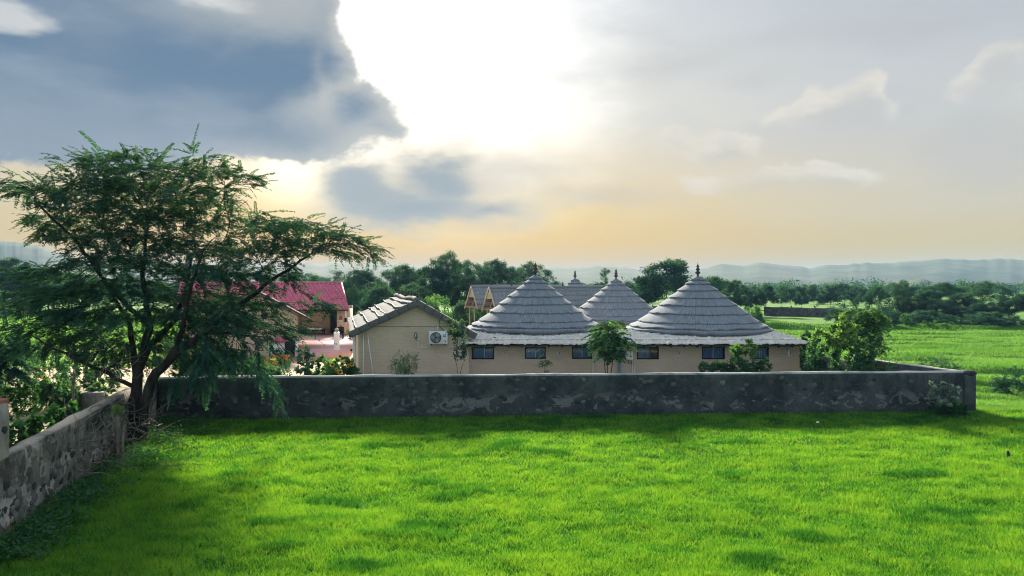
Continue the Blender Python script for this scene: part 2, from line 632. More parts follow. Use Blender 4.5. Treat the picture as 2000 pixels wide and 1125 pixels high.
def colonize(nodes, parent, att, step=0.28, infl=1.6, kill=0.4, iters=140, grav=0.0):
    """space colonisation: branches grow from the given nodes towards the attraction points"""
    nodes = [np.asarray(p, float) for p in nodes]
    parent = list(parent)
    att = np.asarray(att, float)
    arr = np.array(nodes)
    d = np.linalg.norm(att[:, None] - arr[None], axis=2)
    near, nd = d.argmin(1), d.min(1)
    alive = np.ones(len(att), bool)
    start_infl = max(infl, np.percentile(nd, 40))
    for it in range(iters):
        lim = max(infl, start_infl * (1 - it / 25))
        m = alive & (nd < lim)
        if not m.any():
            if not alive.any() or it > 40:
                break
            m = alive & (nd < nd[alive].min() * 1.2)
        dirs = att[m] - arr[near[m]]
        dirs /= np.linalg.norm(dirs, axis=1)[:, None] + 1e-9
        acc = np.zeros_like(arr)
        np.add.at(acc, near[m], dirs)
        idx = np.unique(near[m])
        g = acc[idx]
        g += rng.normal(0, 0.18, g.shape)
        g[:, 2] -= grav
        g /= np.linalg.norm(g, axis=1)[:, None] + 1e-9
        newp = arr[idx] + g * step
        o = len(arr)
        arr = np.vstack([arr, newp])
        parent.extend(idx.tolist())
        da = np.linalg.norm(att[:, None] - newp[None], axis=2)
        j, dj = da.argmin(1), da.min(1)
        b = dj < nd
        near[b], nd[b] = j[b] + o, dj[b]
        alive &= nd > kill
        if len(arr) > 9000:
            break
    return arr, np.array(parent)


def tree_radii(arr, parent, tip=0.006, expo=2.3, base=None, floor=None):
    n = len(arr)
    r = np.zeros(n)
    acc = np.zeros(n)
    for i in range(n - 1, -1, -1):
        r[i] = (acc[i]) ** (1 / expo) if acc[i] > 0 else tip
        if parent[i] >= 0:
            acc[parent[i]] += r[i] ** expo
    if base:
        k = r.max()
        if k > base:
            r = tip + (r - tip) * (base - tip) / (k - tip)
    if floor is not None:
        r = np.maximum(r, floor)
    return r


def branch_mesh(arr, parent, rad, sides=5, minr=0.0):
    """tubes along a branch skeleton"""
    par = np.asarray(parent)
    n = len(arr)
    e = np.nonzero((par >= 0) & (rad >= minr))[0]
    p = par[e]
    d = arr[e] - arr[p]
    d /= np.linalg.norm(d, axis=1)[:, None] + 1e-9
    ref = np.array((0.37, 0.83, 0.21))
    u = np.cross(d, ref)
    u /= np.linalg.norm(u, axis=1)[:, None] + 1e-9
    w = np.cross(d, u)
    a = np.arange(sides) * 2 * PI / sides
    circ = np.cos(a)[None, :, None] * u[:, None] + np.sin(a)[None, :, None] * w[:, None]
    r0 = np.minimum(rad[p], rad[e] * 1.35)
    A = arr[p][:, None] - d[:, None] * (rad[e] * 0.3)[:, None, None] + circ * r0[:, None, None]
    B = arr[e][:, None] + circ * rad[e][:, None, None]
    V = np.concatenate([A, B], 1).reshape(-1, 3)
    o = (np.arange(len(e)) * 2 * sides)[:, None]
    j = np.arange(sides)[None]
    jn = (j + 1) % sides
    Fc = np.stack([o + j, o + jn, o + sides + jn, o + sides + j], -1).reshape(-1, 4)
    return V, Fc


def polyline_nodes(lines, step=0.28):
    """lines: list of (points, radii, start_line, ...) ; returns nodes, parents, radius floor"""
    nodes, par, fl = [], [], []
    for pts, radii, attach in lines:
        pts = [np.asarray(p, float) for p in pts]
        prev = -1
        if attach is not None:
            prev = int(np.argmin([np.linalg.norm(q - pts[0]) for q in nodes]))
        first = True
        for k in range(len(pts) - 1):
            L = np.linalg.norm(pts[k + 1] - pts[k])
            m = max(1, int(round(L / step)))
            for i in range(m + (1 if k == len(pts) - 2 else 0)):
                t = i / m
                if first:
                    first = False
                    if attach is not None:
                        continue
                q = pts[k] * (1 - t) + pts[k + 1] * t
                nodes.append(q + (rng.normal(0, 0.02, 3) if prev >= 0 else 0))
                par.append(prev)
                fl.append(radii[k] * (1 - t) + radii[k + 1] * t)
                prev = len(nodes) - 1
    return nodes, par, np.array(fl)

# ------------------------------------------------------------------ materials
pmat('ground', [(0.035, 0.085, 0.018), (0.070, 0.160, 0.028), (0.125, 0.235, 0.045)], scale=0.35, rough=1.0, bump=0.6, bscale=9.0, detail=8.0, spec=0.05)
pmat('sand', [(0.30, 0.23, 0.16), (0.42, 0.33, 0.23), (0.50, 0.40, 0.29)], scale=0.8, rough=1.0, bump=0.4, bscale=14.0, spec=0.1)
pmat('soil', [(0.13, 0.10, 0.07), (0.24, 0.19, 0.13), (0.33, 0.26, 0.18)], scale=1.1, rough=1.0, bump=0.5, bscale=11.0, spec=0.1)
pmat('hill', [(0.035, 0.055, 0.030), (0.070, 0.085, 0.045), (0.11, 0.10, 0.07)], scale=0.016, rough=1.0, spec=0.05, detail=8.0)
pmat('stone_grey', [(0.07, 0.073, 0.075), (0.13, 0.133, 0.13)], scale=9.0, bump=0.4, bscale=30)
pmat('stone_pale', [(0.105, 0.113, 0.115), (0.18, 0.184, 0.18)], scale=9.0, bump=0.4, bscale=30)
pmat('stone_ochre', [(0.060, 0.046, 0.036), (0.105, 0.078, 0.056)], scale=9.0, bump=0.4, bscale=30)
pmat('stone_dark', [(0.022, 0.025, 0.027), (0.05, 0.052, 0.054)], scale=9.0, bump=0.4, bscale=30)
pmat('bark', [(0.010, 0.010, 0.010), (0.026, 0.024, 0.022), (0.05, 0.045, 0.04)], scale=6.0, stretch=(1, 1, 0.25), bump=0.8, bscale=16.0, spec=0.15)
pmat('bark_pale', [(0.07, 0.06, 0.045), (0.14, 0.12, 0.09)], scale=6.0, stretch=(1, 1, 0.25), bump=0.6, bscale=16.0, spec=0.15)
pmat('dead_wood', [(0.10, 0.088, 0.075), (0.21, 0.185, 0.155)], scale=8.0, bump=0.4, bscale=20.0, spec=0.1)

leafmat('grass_blades', [(0.009, 0.060, 0.018), (0.030, 0.150, 0.026), (0.068, 0.245, 0.030), (0.150, 0.325, 0.040)], trans=0.46, rough=0.6, tcol=(1.5, 1.22, 0.45), spec=0.12)
leafmat('paddy_blades', [(0.035, 0.110, 0.025), (0.085, 0.210, 0.045), (0.140, 0.290, 0.065), (0.20, 0.350, 0.09)], trans=0.42, tcol=(1.2, 1.2, 0.7))
leafmat('acacia_leaf', [(0.018, 0.062, 0.058), (0.031, 0.092, 0.074), (0.056, 0.130, 0.082), (0.110, 0.190, 0.082)], trans=0.30)
leafmat('tree_leaf', [(0.016, 0.056, 0.056), (0.028, 0.082, 0.074), (0.050, 0.116, 0.086), (0.090, 0.165, 0.096)], trans=0.30)
leafmat('bright_leaf', [(0.032, 0.098, 0.066), (0.056, 0.150, 0.080), (0.100, 0.215, 0.086), (0.20, 0.31, 0.088)], trans=0.38)
leafmat('pale_leaf', [(0.10, 0.16, 0.12), (0.20, 0.27, 0.22), (0.40, 0.46, 0.40)], trans=0.25)
leafmat('weed_leaf', [(0.026, 0.085, 0.040), (0.045, 0.125, 0.048), (0.085, 0.180, 0.060)], trans=0.35)


def wallmat(name, base, dark, pale, lit_top=(0.30, 0.30, 0.29), cells=1.0):
    """rough cement over rubble: damp dark blotches, streaks and bare pale patches low down"""
    m = bpy.data.materials.new(name)
    m.use_nodes = True
    t = m.node_tree
    N = NB(t)
    b = t.nodes['Principled BSDF']
    c = N.new('ShaderNodeTexCoord').outputs['Object']
    n1 = N.noise(c, 0.9, 7.0, 0.62)
    n2 = N.noise(N.v('MULTIPLY', c, (1, 1, 0.16)), 3.2, 5.0, 0.6)
    n3 = N.noise(N.v('MULTIPLY', c, (1, 1, 1.5)), 1.6, 8.0, 0.68, 0.6)
    n4 = N.noise(c, 11.0, 5.0, 0.65)
    z = N.sep(c)[2]
    vo = N.new('ShaderNodeTexVoronoi', feature='F1')
    N.put(vo.inputs['Vector'], N.v('ADD', N.v('MULTIPLY', c, (1, 1, 1.3)), N.v('SCALE', N.noise(c, 2.5, 3.0, 0.5, color=True), scale=0.35)))
    vo.inputs['Scale'].default_value = 3.4
    cell = N.sep(vo.outputs['Color'])[0]
    col = N.mix(N.smooth(n1, 0.38, 0.64), base, dark)
    col = N.mix(N.m('MULTIPLY', N.smooth(cell, 0.55, 0.75), 0.45 * cells), col, dark)
    col = N.mix(N.m('MULTIPLY', N.smooth(cell, 0.30, 0.12), 0.40 * cells), col, pale)
    top = N.smooth(z, 0.5, 1.7)
    col = N.mix(N.m('MULTIPLY', N.smooth(n2, 0.47, 0.62), N.m('MULTIPLY', top, 0.75)), col, dark)
    lowm = N.m('MULTIPLY', N.smooth(z, 0.08, 0.25), N.smooth(z, 1.0, 0.55))
    col = N.mix(N.m('MULTIPLY', N.smooth(n3, 0.535, 0.575), N.m('ADD', N.m('MULTIPLY', lowm, 0.75), 0.12)), col, pale)
    col = N.mix(0.5, col, N.ramp(n4, [(0.25, (0.35, 0.35, 0.35)), (0.75, (1.0, 1.0, 1.0))]), 'MULTIPLY')
    # paler wall top: the sunlit rim is painted into the colour
    col = N.mix(N.m('MULTIPLY', N.smooth(z, 1.555, 1.60), N.smooth(n1, 0.70, 0.45, 0.35, 1.0)), col, lit_top)
    N.put(b.inputs['Base Color'], col)
    b.inputs['Roughness'].default_value = 0.95
    b.inputs['Specular IOR Level'].default_value = 0.08
    bn = N.new('ShaderNodeBump')
    bn.inputs['Strength'].default_value = 0.8
    bn.inputs['Distance'].default_value = 0.05
    N.put(bn.inputs['Height'], N.m('ADD', N.m('MULTIPLY', n4, 0.6), n3))
    t.links.new(bn.outputs[0], b.inputs['Normal'])
    MATS[name] = m


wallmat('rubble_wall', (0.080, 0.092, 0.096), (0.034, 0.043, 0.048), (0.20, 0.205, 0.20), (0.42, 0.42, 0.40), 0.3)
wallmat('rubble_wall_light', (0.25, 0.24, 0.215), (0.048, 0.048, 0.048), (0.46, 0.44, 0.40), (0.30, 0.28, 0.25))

# ------------------------------------------------------------------ ground
WL, WR = np.array((-13.6, 28.3)), np.array((18.7, 30.3))        # ends of the long front wall
NEAR = np.array((-10.5, 15.2))                                  # near end of the left wall
yw = lambda x: WL[1] + (np.asarray(x) - WL[0]) / (WR[0] - WL[0]) * (WR[1] - WL[1])
xl = lambda y: NEAR[0] + (np.asarray(y) - NEAR[1]) / (WL[1] - NEAR[1]) * (WL[0] - NEAR[0])
xr = lambda y: np.interp(y, [30.3, 36.0, 60.0, 100.0], [18.7, 17.0, 15.0, 15.0])


def zone_front(x, y):
    return (y < np.where(x > WR[0], 1e9, yw(x)) - 0.0) & (x > np.where(y < WL[1], xl(y), -99)) & (y < 31)


def height(x, y):
    x, y = np.asarray(x, float), np.asarray(y, float)
    front = sstep(yw(x) - y, 0.1, 2.0) * sstep(x - xl(np.minimum(y, 28.3)), 0.1, 1.5)
    right = sstep(x - xr(np.clip(y, 30.3, 99)), 0.1, 2.5)
    near = np.maximum(front * (y < 31), right)
    near = np.where(x > WR[0], np.maximum(near, sstep(x - WR[0], 0.0, 1.5)), near)
    b = 0.11 * (fbm(x / 2.6, y / 1.9, 3, 4) - 0.5) + 0.06 * (fbm(x / 0.9, y / 0.7, 9, 2) - 0.5)
    fy = y + 2.5 * fbm(x / 9.0, y / 12.0, 21, 2) + 0.12 * x
    fur = np.clip(vnoise(x / 7.0, fy / 1.25, 33) * 1.7 - 0.75, 0, 1) * 0.34
    far = sstep(y, 29.0, 36.0) * sstep(y, 100.0, 80.0)
    h = near * (b + fur * far)
    # the bank below the far trees
    h = h + sstep(x, 22.0, 30.0) * 0.55 * np.exp(-((y - 84 - 0.05 * (x - 40)) / 1.6) ** 2) * (0.4 + fbm(x / 6, y / 3, 5, 2))
    return h


def axis(lo, hi, step, far, g=1.16):
    a = list(np.arange(lo, hi + step / 2, step))
    s = step
    while a[-1] < far:
        s *= g
        a.append(a[-1] + s)
    s = step
    while a[0] > -far:
        s *= g
        a.insert(0, a[0] - s)
    return np.array(a)


gx, gy = axis(-24, 62, 0.42, 5600, 1.2), axis(9, 92, 0.38, 5600, 1.2)
GX, GY = np.meshgrid(gx, gy)
GZ = height(GX, GY)
nx, ny = len(gx), len(gy)
q = (np.arange(ny - 1)[:, None] * nx + np.arange(nx - 1)[None]).ravel()
ground = link('ground', raw_mesh('ground', np.stack([GX, GY, GZ], -1).reshape(-1, 3), np.stack([q, q + 1, q + nx + 1, q + nx], -1), smooth=True), MATS['ground'])
ground['kind'] = 'structure'
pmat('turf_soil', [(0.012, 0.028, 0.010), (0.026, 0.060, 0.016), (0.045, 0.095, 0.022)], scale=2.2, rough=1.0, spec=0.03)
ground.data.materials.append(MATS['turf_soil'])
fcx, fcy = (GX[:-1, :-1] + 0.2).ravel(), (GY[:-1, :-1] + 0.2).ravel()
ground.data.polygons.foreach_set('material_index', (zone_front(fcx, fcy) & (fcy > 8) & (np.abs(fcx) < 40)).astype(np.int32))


def sheet(name, poly, z, mat):
    bm = bmesh.new()
    f = bm.faces.new([bm.verts.new((x, y, z)) for x, y in poly])
    bmesh.ops.triangulate(bm, faces=[f])
    me = bpy.data.meshes.new(name)
    bm.to_mesh(me)
    bm.free()
    o = link(name, me, mat)
    o['kind'] = 'structure'
    return o


sheet('sandy_yard', [(-13.2, 28.7), (18.2, 30.7), (16.6, 36), (14.8, 58), (-12, 64), (-40, 64), (-40, 44), (-16, 36)], 0.006, MATS['sand'])
sheet('garden_soil', [(-13.9, 28.2), (-16.05, 35.9), (-40, 43.9), (-46, 30), (-30, 14), (-11.0, 14.6)], 0.008, MATS['soil'])


# ------------------------------------------------------------------ hills on the horizon
def hill_range(name, prof, Yd, depth, seed, n=420, rows=15):
    px = np.linspace(prof[0][0], prof[-1][0], n)
    py = np.interp(px, [p[0] for p in prof], [p[1] for p in prof])
    py = py + (fbm(px / 26.0, px * 0, seed, 4) - 0.5) * 10.0
    top = H + (HZ - py) / F * Yd
    X = (px - 1000) / F * Yd
    t = np.linspace(-1, 1, rows)
    V = np.zeros((rows, n, 3))
    for i, tt in enumerate(t):
        e = (1 - abs(tt)) ** 0.8
        z = top * e
        if 0 < i < rows - 1:
            z = z * (1 + 0.5 * (1 - e) * (fbm(X / (Yd * 0.05), np.full(n, tt * 2.0), seed + 3, 3) - 0.5))
            z = np.minimum(z, top * (1 if tt == 0 else 0.99))
        V[i, :, 0] = X * (1 + tt * depth / Yd)
        V[i, :, 1] = Yd + tt * depth + 0.1 * depth * (fbm(X / (Yd * 0.4), X * 0, seed + 8, 2) - 0.5)
        V[i, :, 2] = np.maximum(z, -0.3 if abs(tt) == 1 else 0.0)
    q = (np.arange(rows - 1)[:, None] * n + np.arange(n - 1)[None]).ravel()
    o = link(name, raw_mesh(name, V.reshape(-1, 3), np.stack([q, q + 1, q + n + 1, q + n], -1), smooth=True), MATS['hill'])
    o['kind'] = 'structure'


hill_range('hills_far', [(-500, 512), (0, 512), (300, 512), (590, 515), (690, 514), (780, 517), (880, 519), (1000, 517), (1060, 520), (1100, 524), (1165, 517), (1240, 525), (1300, 532),
                         (1370, 522), (1410, 518), (1450, 521), (1480, 511), (1530, 517), (1580, 522), (1640, 516), (1700, 516), (1760, 511), (1860, 507), (2000, 505), (2500, 503)], 1500, 330, 4)
hill_range('hills_left', [(-700, 466), (-250, 467), (0, 471), (45, 472), (75, 480), (115, 494), (160, 512), (230, 540), (300, 556)], 1250, 230, 11)
hill_range('hill_mound', [(1725, 560), (1765, 552), (1785, 547), (1805, 544), (1830, 549), (1870, 559)], 700, 50, 15, n=90)
hill_range('hill_foot', [(1930, 559), (1975, 553), (2020, 545), (2090, 541), (2250, 548), (2380, 558)], 800, 70, 17, n=120)

# ------------------------------------------------------------------ the grass itself
def blades(name, x, y, hgt, wid, tint, lean=0.95, mat='grass_blades'):
    n = len(x)
    z = height(x, y) - 0.01
    a = rng.random(n) * 2 * PI
    b = rng.random(n) * 2 * PI
    l = hgt * lean * (0.15 + rng.random(n) * 1.1)
    base = np.stack([x, y, z], 1)
    s = np.stack([np.cos(a), np.sin(a), np.zeros(n)], 1) * (wid / 2)[:, None]
    tip = base + np.stack([np.cos(b) * l, np.sin(b) * l, hgt], 1)
    V = np.stack([base - s, base + s, tip], 1).reshape(-1, 3)
    o = link(name, raw_mesh(name, V, np.arange(3 * n).reshape(-1, 3), tint=np.repeat(np.clip(tint, 0, 1), 3)), MATS[mat])
    o['kind'] = 'stuff'
    return o


def scatter(n, y0, y1, power, margin=4.0):
    """points in the part of the field in view, denser near"""
    u = rng.random(n)
    y = (y0 ** power + u * (y1 ** power - y0 ** power)) ** (1 / power)
    x = (rng.random(n) * 2 - 1) * (0.70 * y + margin)
    return x, y


x, y = scatter(1000000, 11.0, 31.5, -0.35)
k = zone_front(x, y) & (x > xl(np.minimum(y, 28.3)) + 0.25) & ((y < yw(x) - 0.22) | (x > WR[0] + 0.2))
x, y = x[k], y[k]
clump = fbm(x / 0.55, y / 0.45, 41, 3)
patch = fbm(x / 3.2, y / 2.2, 43, 3)
tuss = sstep(fbm(x / 1.5, y / 0.8, 47, 2), 0.66, 0.76)
gapn = fbm(x / 0.16, y / 0.16, 49, 2)
k = (gapn + 0.35 * rng.random(len(x)) > 0.50) | (rng.random(len(x)) < 0.25)
x, y, clump, patch, tuss = x[k], y[k], clump[k], patch[k], tuss[k]
hgt = (0.035 + 0.08 * clump + 0.05 * rng.random(len(x))) * (0.8 + 0.5 * patch) + 0.05 * tuss
wid = 0.013 + 0.0008 * (y - 11)
tint = 0.62 + 0.40 * (patch - 0.5) + 0.75 * (clump - 0.5) + 0.35 * (fbm(x / 0.22, y / 0.18, 53, 2) - 0.5) - 0.42 * tuss + rng.normal(0, 0.24, len(x))
blades('field_grass', x, y, hgt, wid, tint)

n = 230000
y = 30 + 66 * rng.random(n) ** 1.35
x = 16 + rng.random(n) * (0.72 * y + 8 - 16)
k = ((x > xr(np.clip(y, 30.3, 99)) + 0.4)) & ((x > WR[0] + 0.3) | (y > 31))
x, y = x[k], y[k]
fy = y + 2.5 * fbm(x / 9.0, y / 12.0, 21, 2) + 0.12 * x
ridge = np.clip(vnoise(x / 7.0, fy / 1.25, 33) * 1.7 - 0.75, 0, 1)
hgt = 0.07 + 0.08 * rng.random(len(x)) + 0.10 * ridge
tint = 0.72 + 0.4 * (fbm(x / 6, y / 4, 51, 3) - 0.5) - 0.30 * ridge + rng.normal(0, 0.10, len(x)) - 0.25 * sstep(y, 76, 92)
blades('paddy_grass', x, y, hgt, 0.03 + 0.0012 * (y - 30), tint, mat='paddy_blades')

n = 60000
y = 34 + 100 * rng.random(n)
x = -(0.30 * y) - rng.random(n) * (0.45 * y + 4)
k = (y > 46)
x, y = x[k], y[k]
blades('meadow_grass', x, y, 0.15 + 0.2 * rng.random(len(x)), 0.06 + 0.001 * y, 0.6 + 0.5 * (fbm(x / 5, y / 5, 61, 3) - 0.5) + rng.normal(0, 0.12, len(x)), mat='paddy_blades')


# ------------------------------------------------------------------ walls
def wall_mesh(name, p0, p1, z1, th, seed, amp=0.035, along=0.22, wob=0.03, z0=-0.15):
    """rough wall from p0 to p1, face towards the right-hand side of p0->p1"""
    p0, p1 = np.asarray(p0, float), np.asarray(p1, float)
    L = np.linalg.norm(p1 - p0)
    d = (p1 - p0) / L
    nrm = np.array((d[1], -d[0]))
    n = max(4, int(L / along))
    s = np.linspace(0, L, n)
    zs = np.linspace(0, 1, 10)
    sec = [(0.0, t) for t in zs] + [(0.5, 1.015), (1.0, 1.0)] + [(1.0, t) for t in (0.66, 0.33, 0.0)]
    V = np.zeros((n, len(sec), 3))
    ztop = z1 + wob * 2 * (fbm(s / 1.7, s * 0, seed, 3) - 0.5)
    for j, (a, t) in enumerate(sec):
        z = z0 + (ztop - z0) * t
        off = amp * 2 * (fbm(s / 0.5 + 31 * a, z / 0.5, seed + 5, 4) - 0.5)
        rim = 0.02 if t > 0.98 and a in (0.0, 1.0) else 0.0
        o = (-th * a + off * (1 if a < 0.5 else -1 if a > 0.5 else 0) - rim * (1 if a < 0.5 else -1))
        V[:, j, 0] = p0[0] + d[0] * s + nrm[0] * o
        V[:, j, 1] = p0[1] + d[1] * s + nrm[1] * o
        V[:, j, 2] = z
    m = len(sec)
    q = (np.arange(n - 1)[:, None] * m + np.arange(m - 1)[None]).ravel()
    fc = np.stack([q, q + m, q + m + 1, q + 1], -1)
    # ends
    caps = []
    for k, fl in ((0, False), (n - 1, True)):
        b = k * m
        fr = [b + j for j in range(10)]
        bk = [b + m - 1, b + m - 2, b + m - 3, b + m - 4]
        for j in range(9):
            r0, r1 = bk[min(3, j * 3 // 9)], bk[min(3, (j + 1) * 3 // 9)]
            c = (fr[j], fr[j + 1], r1, r0)
            caps.append(c if not fl else c[::-1])
    caps = np.array([c for c in caps])
    tri = caps[caps[:, 2] == caps[:, 3]][:, :3]
    quad = caps[caps[:, 2] != caps[:, 3]]
    return raw_mesh(name, V.reshape(-1, 3), [np.vstack([fc, quad]), tri] if len(tri) else [np.vstack([fc, quad])], smooth=True), d, nrm, L


STONES = []
for k in range(9):
    r_ = np.random.default_rng(100 + k)
    m_ = 7
    a = np.sort(np.arange(m_) * 2 * PI / m_ + r_.uniform(-.3, .3, m_))
    rr = r_.uniform(0.75, 1.15, m_)
    v = [(rr[i] * math.cos(a[i]), rr[i] * math.sin(a[i]), -0.6) for i in range(m_)]
    v += [(rr[i] * math.cos(a[i]), rr[i] * math.sin(a[i]), 0.10) for i in range(m_)]
    v += [(0.72 * rr[i] * math.cos(a[i]), 0.72 * rr[i] * math.sin(a[i]), 0.26 + r_.uniform(-.05, .05)) for i in range(m_)]
    v += [(0, 0, 0.3)]
    f4 = np.array([(i, (i + 1) % m_, m_ + (i + 1) % m_, m_ + i) for i in range(m_)] + [(m_ + i, m_ + (i + 1) % m_, 2 * m_ + (i + 1) % m_, 2 * m_ + i) for i in range(m_)])
    f3 = np.array([(2 * m_ + i, 2 * m_ + (i + 1) % m_, 3 * m_) for i in range(m_)])
    STONES.append((np.array(v), f4, f3))
_stone_me = {}


def stone_mesh(k, mat):
    if (k, mat) not in _stone_me:
        v, f4, f3 = STONES[k]
        me = raw_mesh('stone', v, [f4, f3])
        me.materials.append(MATS[mat])
        _stone_me[(k, mat)] = me
    return _stone_me[(k, mat)]


def add_stones(parent, p0, d, nrm, spots, face=0.0):
    """spots: (s along, z, half width, half height, material)"""
    rz = math.atan2(d[1], d[0])
    for (s, z, w, h, mat) in spots:
        o = link('stone', stone_mesh(rng.integers(0, 9), mat), None, parent)
        # local z of the stone points out of the wall
        X = np.array((d[0], d[1], 0.0))
        Z = np.array((nrm[0], nrm[1], 0.0))
        Yv = np.cross(Z, X)
        an = rng.uniform(-0.35, 0.35)
        Xr, Yr = X * math.cos(an) + Yv * math.sin(an), Yv * math.cos(an) - X * math.sin(an)
        loc = np.array((p0[0] + d[0] * s + nrm[0] * face, p0[1] + d[1] * s + nrm[1] * face, z))
        M = np.eye(4)
        M[:3, 0], M[:3, 1], M[:3, 2], M[:3, 3] = Xr * w, Yr * h, Z * min(w, h) * 0.55, loc
        o.matrix_local = Matrix(M.tolist())


# the long front wall
me, d, nr, L = wall_mesh('front', WL, WR, 1.62, 0.38, 3)
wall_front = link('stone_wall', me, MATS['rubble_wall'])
tag(wall_front, 'long dark grey rubble and cement wall along the far edge of the lawn', 'wall')
spots = []
def sp_front(px, py, w, h, mat):
    # place a stone that the photograph shows on the wall face
    t = (px - 1000) / F
    s = (t * WL[1] - WL[0]) / (d[0] - t * d[1])
    Yp = WL[1] + d[1] * s
    spots.append((s, H - (py - HZ) / F * Yp, w / F * Yp, h / F * Yp, mat))
for a in ((848, 765, 6, 5, 'stone_grey'), (918, 789, 5, 3.5, 'stone_pale'), (1140, 742, 4, 4, 'stone_pale'), (1148, 757, 6, 4, 'stone_ochre'), (1178, 779, 6, 4, 'stone_ochre'),
          (1175, 798, 5, 3, 'stone_ochre'), (1310, 787, 6, 5, 'stone_pale'), (1356, 783, 7, 5, 'stone_ochre'), (1320, 776, 5, 3, 'stone_grey'), (1392, 748, 6, 5, 'stone_ochre'), (1412, 748, 6, 6, 'stone_pale'),
          (1505, 747, 6, 5, 'stone_ochre'), (1526, 738, 7, 4, 'stone_grey'), (1616, 779, 5, 5, 'stone_ochre'), (1631, 778, 6, 6, 'stone_dark'), (1685, 779, 6, 5, 'stone_ochre'), (1618, 795, 5, 4, 'stone_ochre'),
          (1740, 764, 6, 3, 'stone_ochre'), (1472, 783, 4, 3, 'stone_pale'), (1548, 788, 3, 3, 'stone_pale'), (1672, 796, 4, 3, 'stone_ochre'), (1760, 769, 4, 3, 'stone_pale'),
          (980, 776, 6, 5, 'stone_dark'), (1128, 786, 8, 4, 'stone_dark'), (632, 790, 7, 6, 'stone_dark'), (664, 788, 6, 6, 'stone_dark'), (735, 788, 8, 6, 'stone_dark'), (746, 772, 5, 3, 'stone_dark'),
          (870, 790, 4, 3, 'stone_dark'), (1572, 760, 5, 3, 'stone_dark'), (1668, 745, 8, 5, 'stone_dark'), (1655, 768, 5, 3, 'stone_grey'), (1700, 750, 8, 5, 'stone_grey'), (1590, 752, 7, 5, 'stone_grey'),
          (690, 760, 7, 4, 'stone_grey'), (1060, 760, 6, 4, 'stone_grey'), (1240, 765, 6, 4, 'stone_grey'), (1450, 760, 6, 4, 'stone_grey'), (900, 750, 6, 4, 'stone_grey'), (776, 755, 7, 4, 'stone_grey'),
          (1010, 742, 6, 3, 'stone_grey'), (1270, 745, 7, 4, 'stone_grey'), (560, 780, 7, 5, 'stone_grey'), (1780, 745, 5, 4, 'stone_grey'), (1800, 780, 6, 5, 'stone_dark'), (1860, 760, 5, 6, 'stone_grey')):
    sp_front(*a)
for _ in range(60):
    s_ = rng.uniform(0.5, L - 0.6)
    w_ = rng.uniform(0.05, 0.13)
    spots.append((s_, rng.uniform(0.15, 1.48), w_, w_ * rng.uniform(0.5, 0.9), rng.choice(['stone_grey', 'stone_grey', 'stone_dark', 'stone_pale', 'stone_ochre', 'stone_grey'], p=[.3, .2, .34, .03, .03, .1])))
add_stones(wall_front, WL, d, nr, spots, 0.0)
# coping at the right corner post
cp = MB()
cp.box(-0.24, 0.24, -0.24, 0.24, -0.1, 1.50)
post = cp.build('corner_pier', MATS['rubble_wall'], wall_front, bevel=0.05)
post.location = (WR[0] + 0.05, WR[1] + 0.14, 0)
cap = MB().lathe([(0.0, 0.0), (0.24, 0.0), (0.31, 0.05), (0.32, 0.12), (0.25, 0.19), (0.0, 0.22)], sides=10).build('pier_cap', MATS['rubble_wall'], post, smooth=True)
cap.location = (0.03, 0.0, 1.45)

# the left wall, coming towards the camera
me, d, nr, L = wall_mesh('left', NEAR, WL + np.array((0.0, 0.0)), 1.60, 0.38, 8, amp=0.045, wob=0.05)
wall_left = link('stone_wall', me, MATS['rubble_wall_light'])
tag(wall_left, 'weathered pale stone wall with black streaks beside the leaning acacia trunks', 'wall')
spots = []
for s_ in np.arange(0.3, L - 0.3, 0.24):
    for k in range(2):
        w_ = rng.uniform(0.07, 0.17)
        spots.append((s_ + rng.uniform(-.1, .1), rng.uniform(0.1, 1.45), w_, w_ * rng.uniform(0.55, 1.0), rng.choice(['stone_grey', 'stone_pale', 'stone_dark', 'stone_ochre'], p=[.42, .25, .23, .10])))
add_stones(wall_left, NEAR, d, nr, spots, 0.0)
# taller end of that wall
me, d2, nr2, L2 = wall_mesh('tall', NEAR + np.array((0.75, -3.2)), NEAR + np.array((-0.075, 0.33)), 2.72, 0.42, 14, amp=0.03)
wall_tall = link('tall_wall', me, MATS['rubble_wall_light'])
tag(wall_tall, 'taller whitish plastered wall end with a brick cap above the stone wall', 'wall')
MB().box(-0.26, 0.05, -0.42, 0.03, 2.70, 2.80).build('brick_cap', pmat('brick_red', [(0.22, 0.09, 0.06), (0.33, 0.15, 0.10)], scale=8, bump=0.3), wall_tall, bevel=0.02).location = (NEAR[0] - 0.13, NEAR[1] + 0.32, 0)
spots = []
for k in range(40):
    w_ = rng.uniform(0.07, 0.16)
    spots.append((rng.uniform(0.2, L2 - 0.15), rng.uniform(0.2, 2.5), w_, w_ * rng.uniform(0.6, 1.0), rng.choice(['stone_grey', 'stone_pale', 'stone_ochre', 'stone_dark'], p=[.35, .35, .2, .1])))
add_stones(wall_tall, NEAR + np.array((0.75, -3.2)), d2, nr2, spots, 0.0)

# the right wall, going away
me, d, nr, L = wall_mesh('right', WR + np.array((0.02, 0.5)), (17.0, 36.2), 1.60, 0.30, 22, amp=0.03)
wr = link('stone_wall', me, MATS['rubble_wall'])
tag(wr, 'grey stone wall running away beside the green field from the corner pier', 'wall')
me, d, nr, L = wall_mesh('right2', (16.98, 36.5), (15.0, 58.0), 1.35, 0.30, 24, amp=0.03)
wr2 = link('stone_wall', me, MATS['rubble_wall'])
tag(wr2, 'low stone wall continuing behind the leafy compound trees', 'wall')
MB().box(-0.2, 0.2, -0.2, 0.2, -0.1, 1.75).build('pier', MATS['rubble_wall'], wr, bevel=0.04).location = (16.95, 36.2, 0)
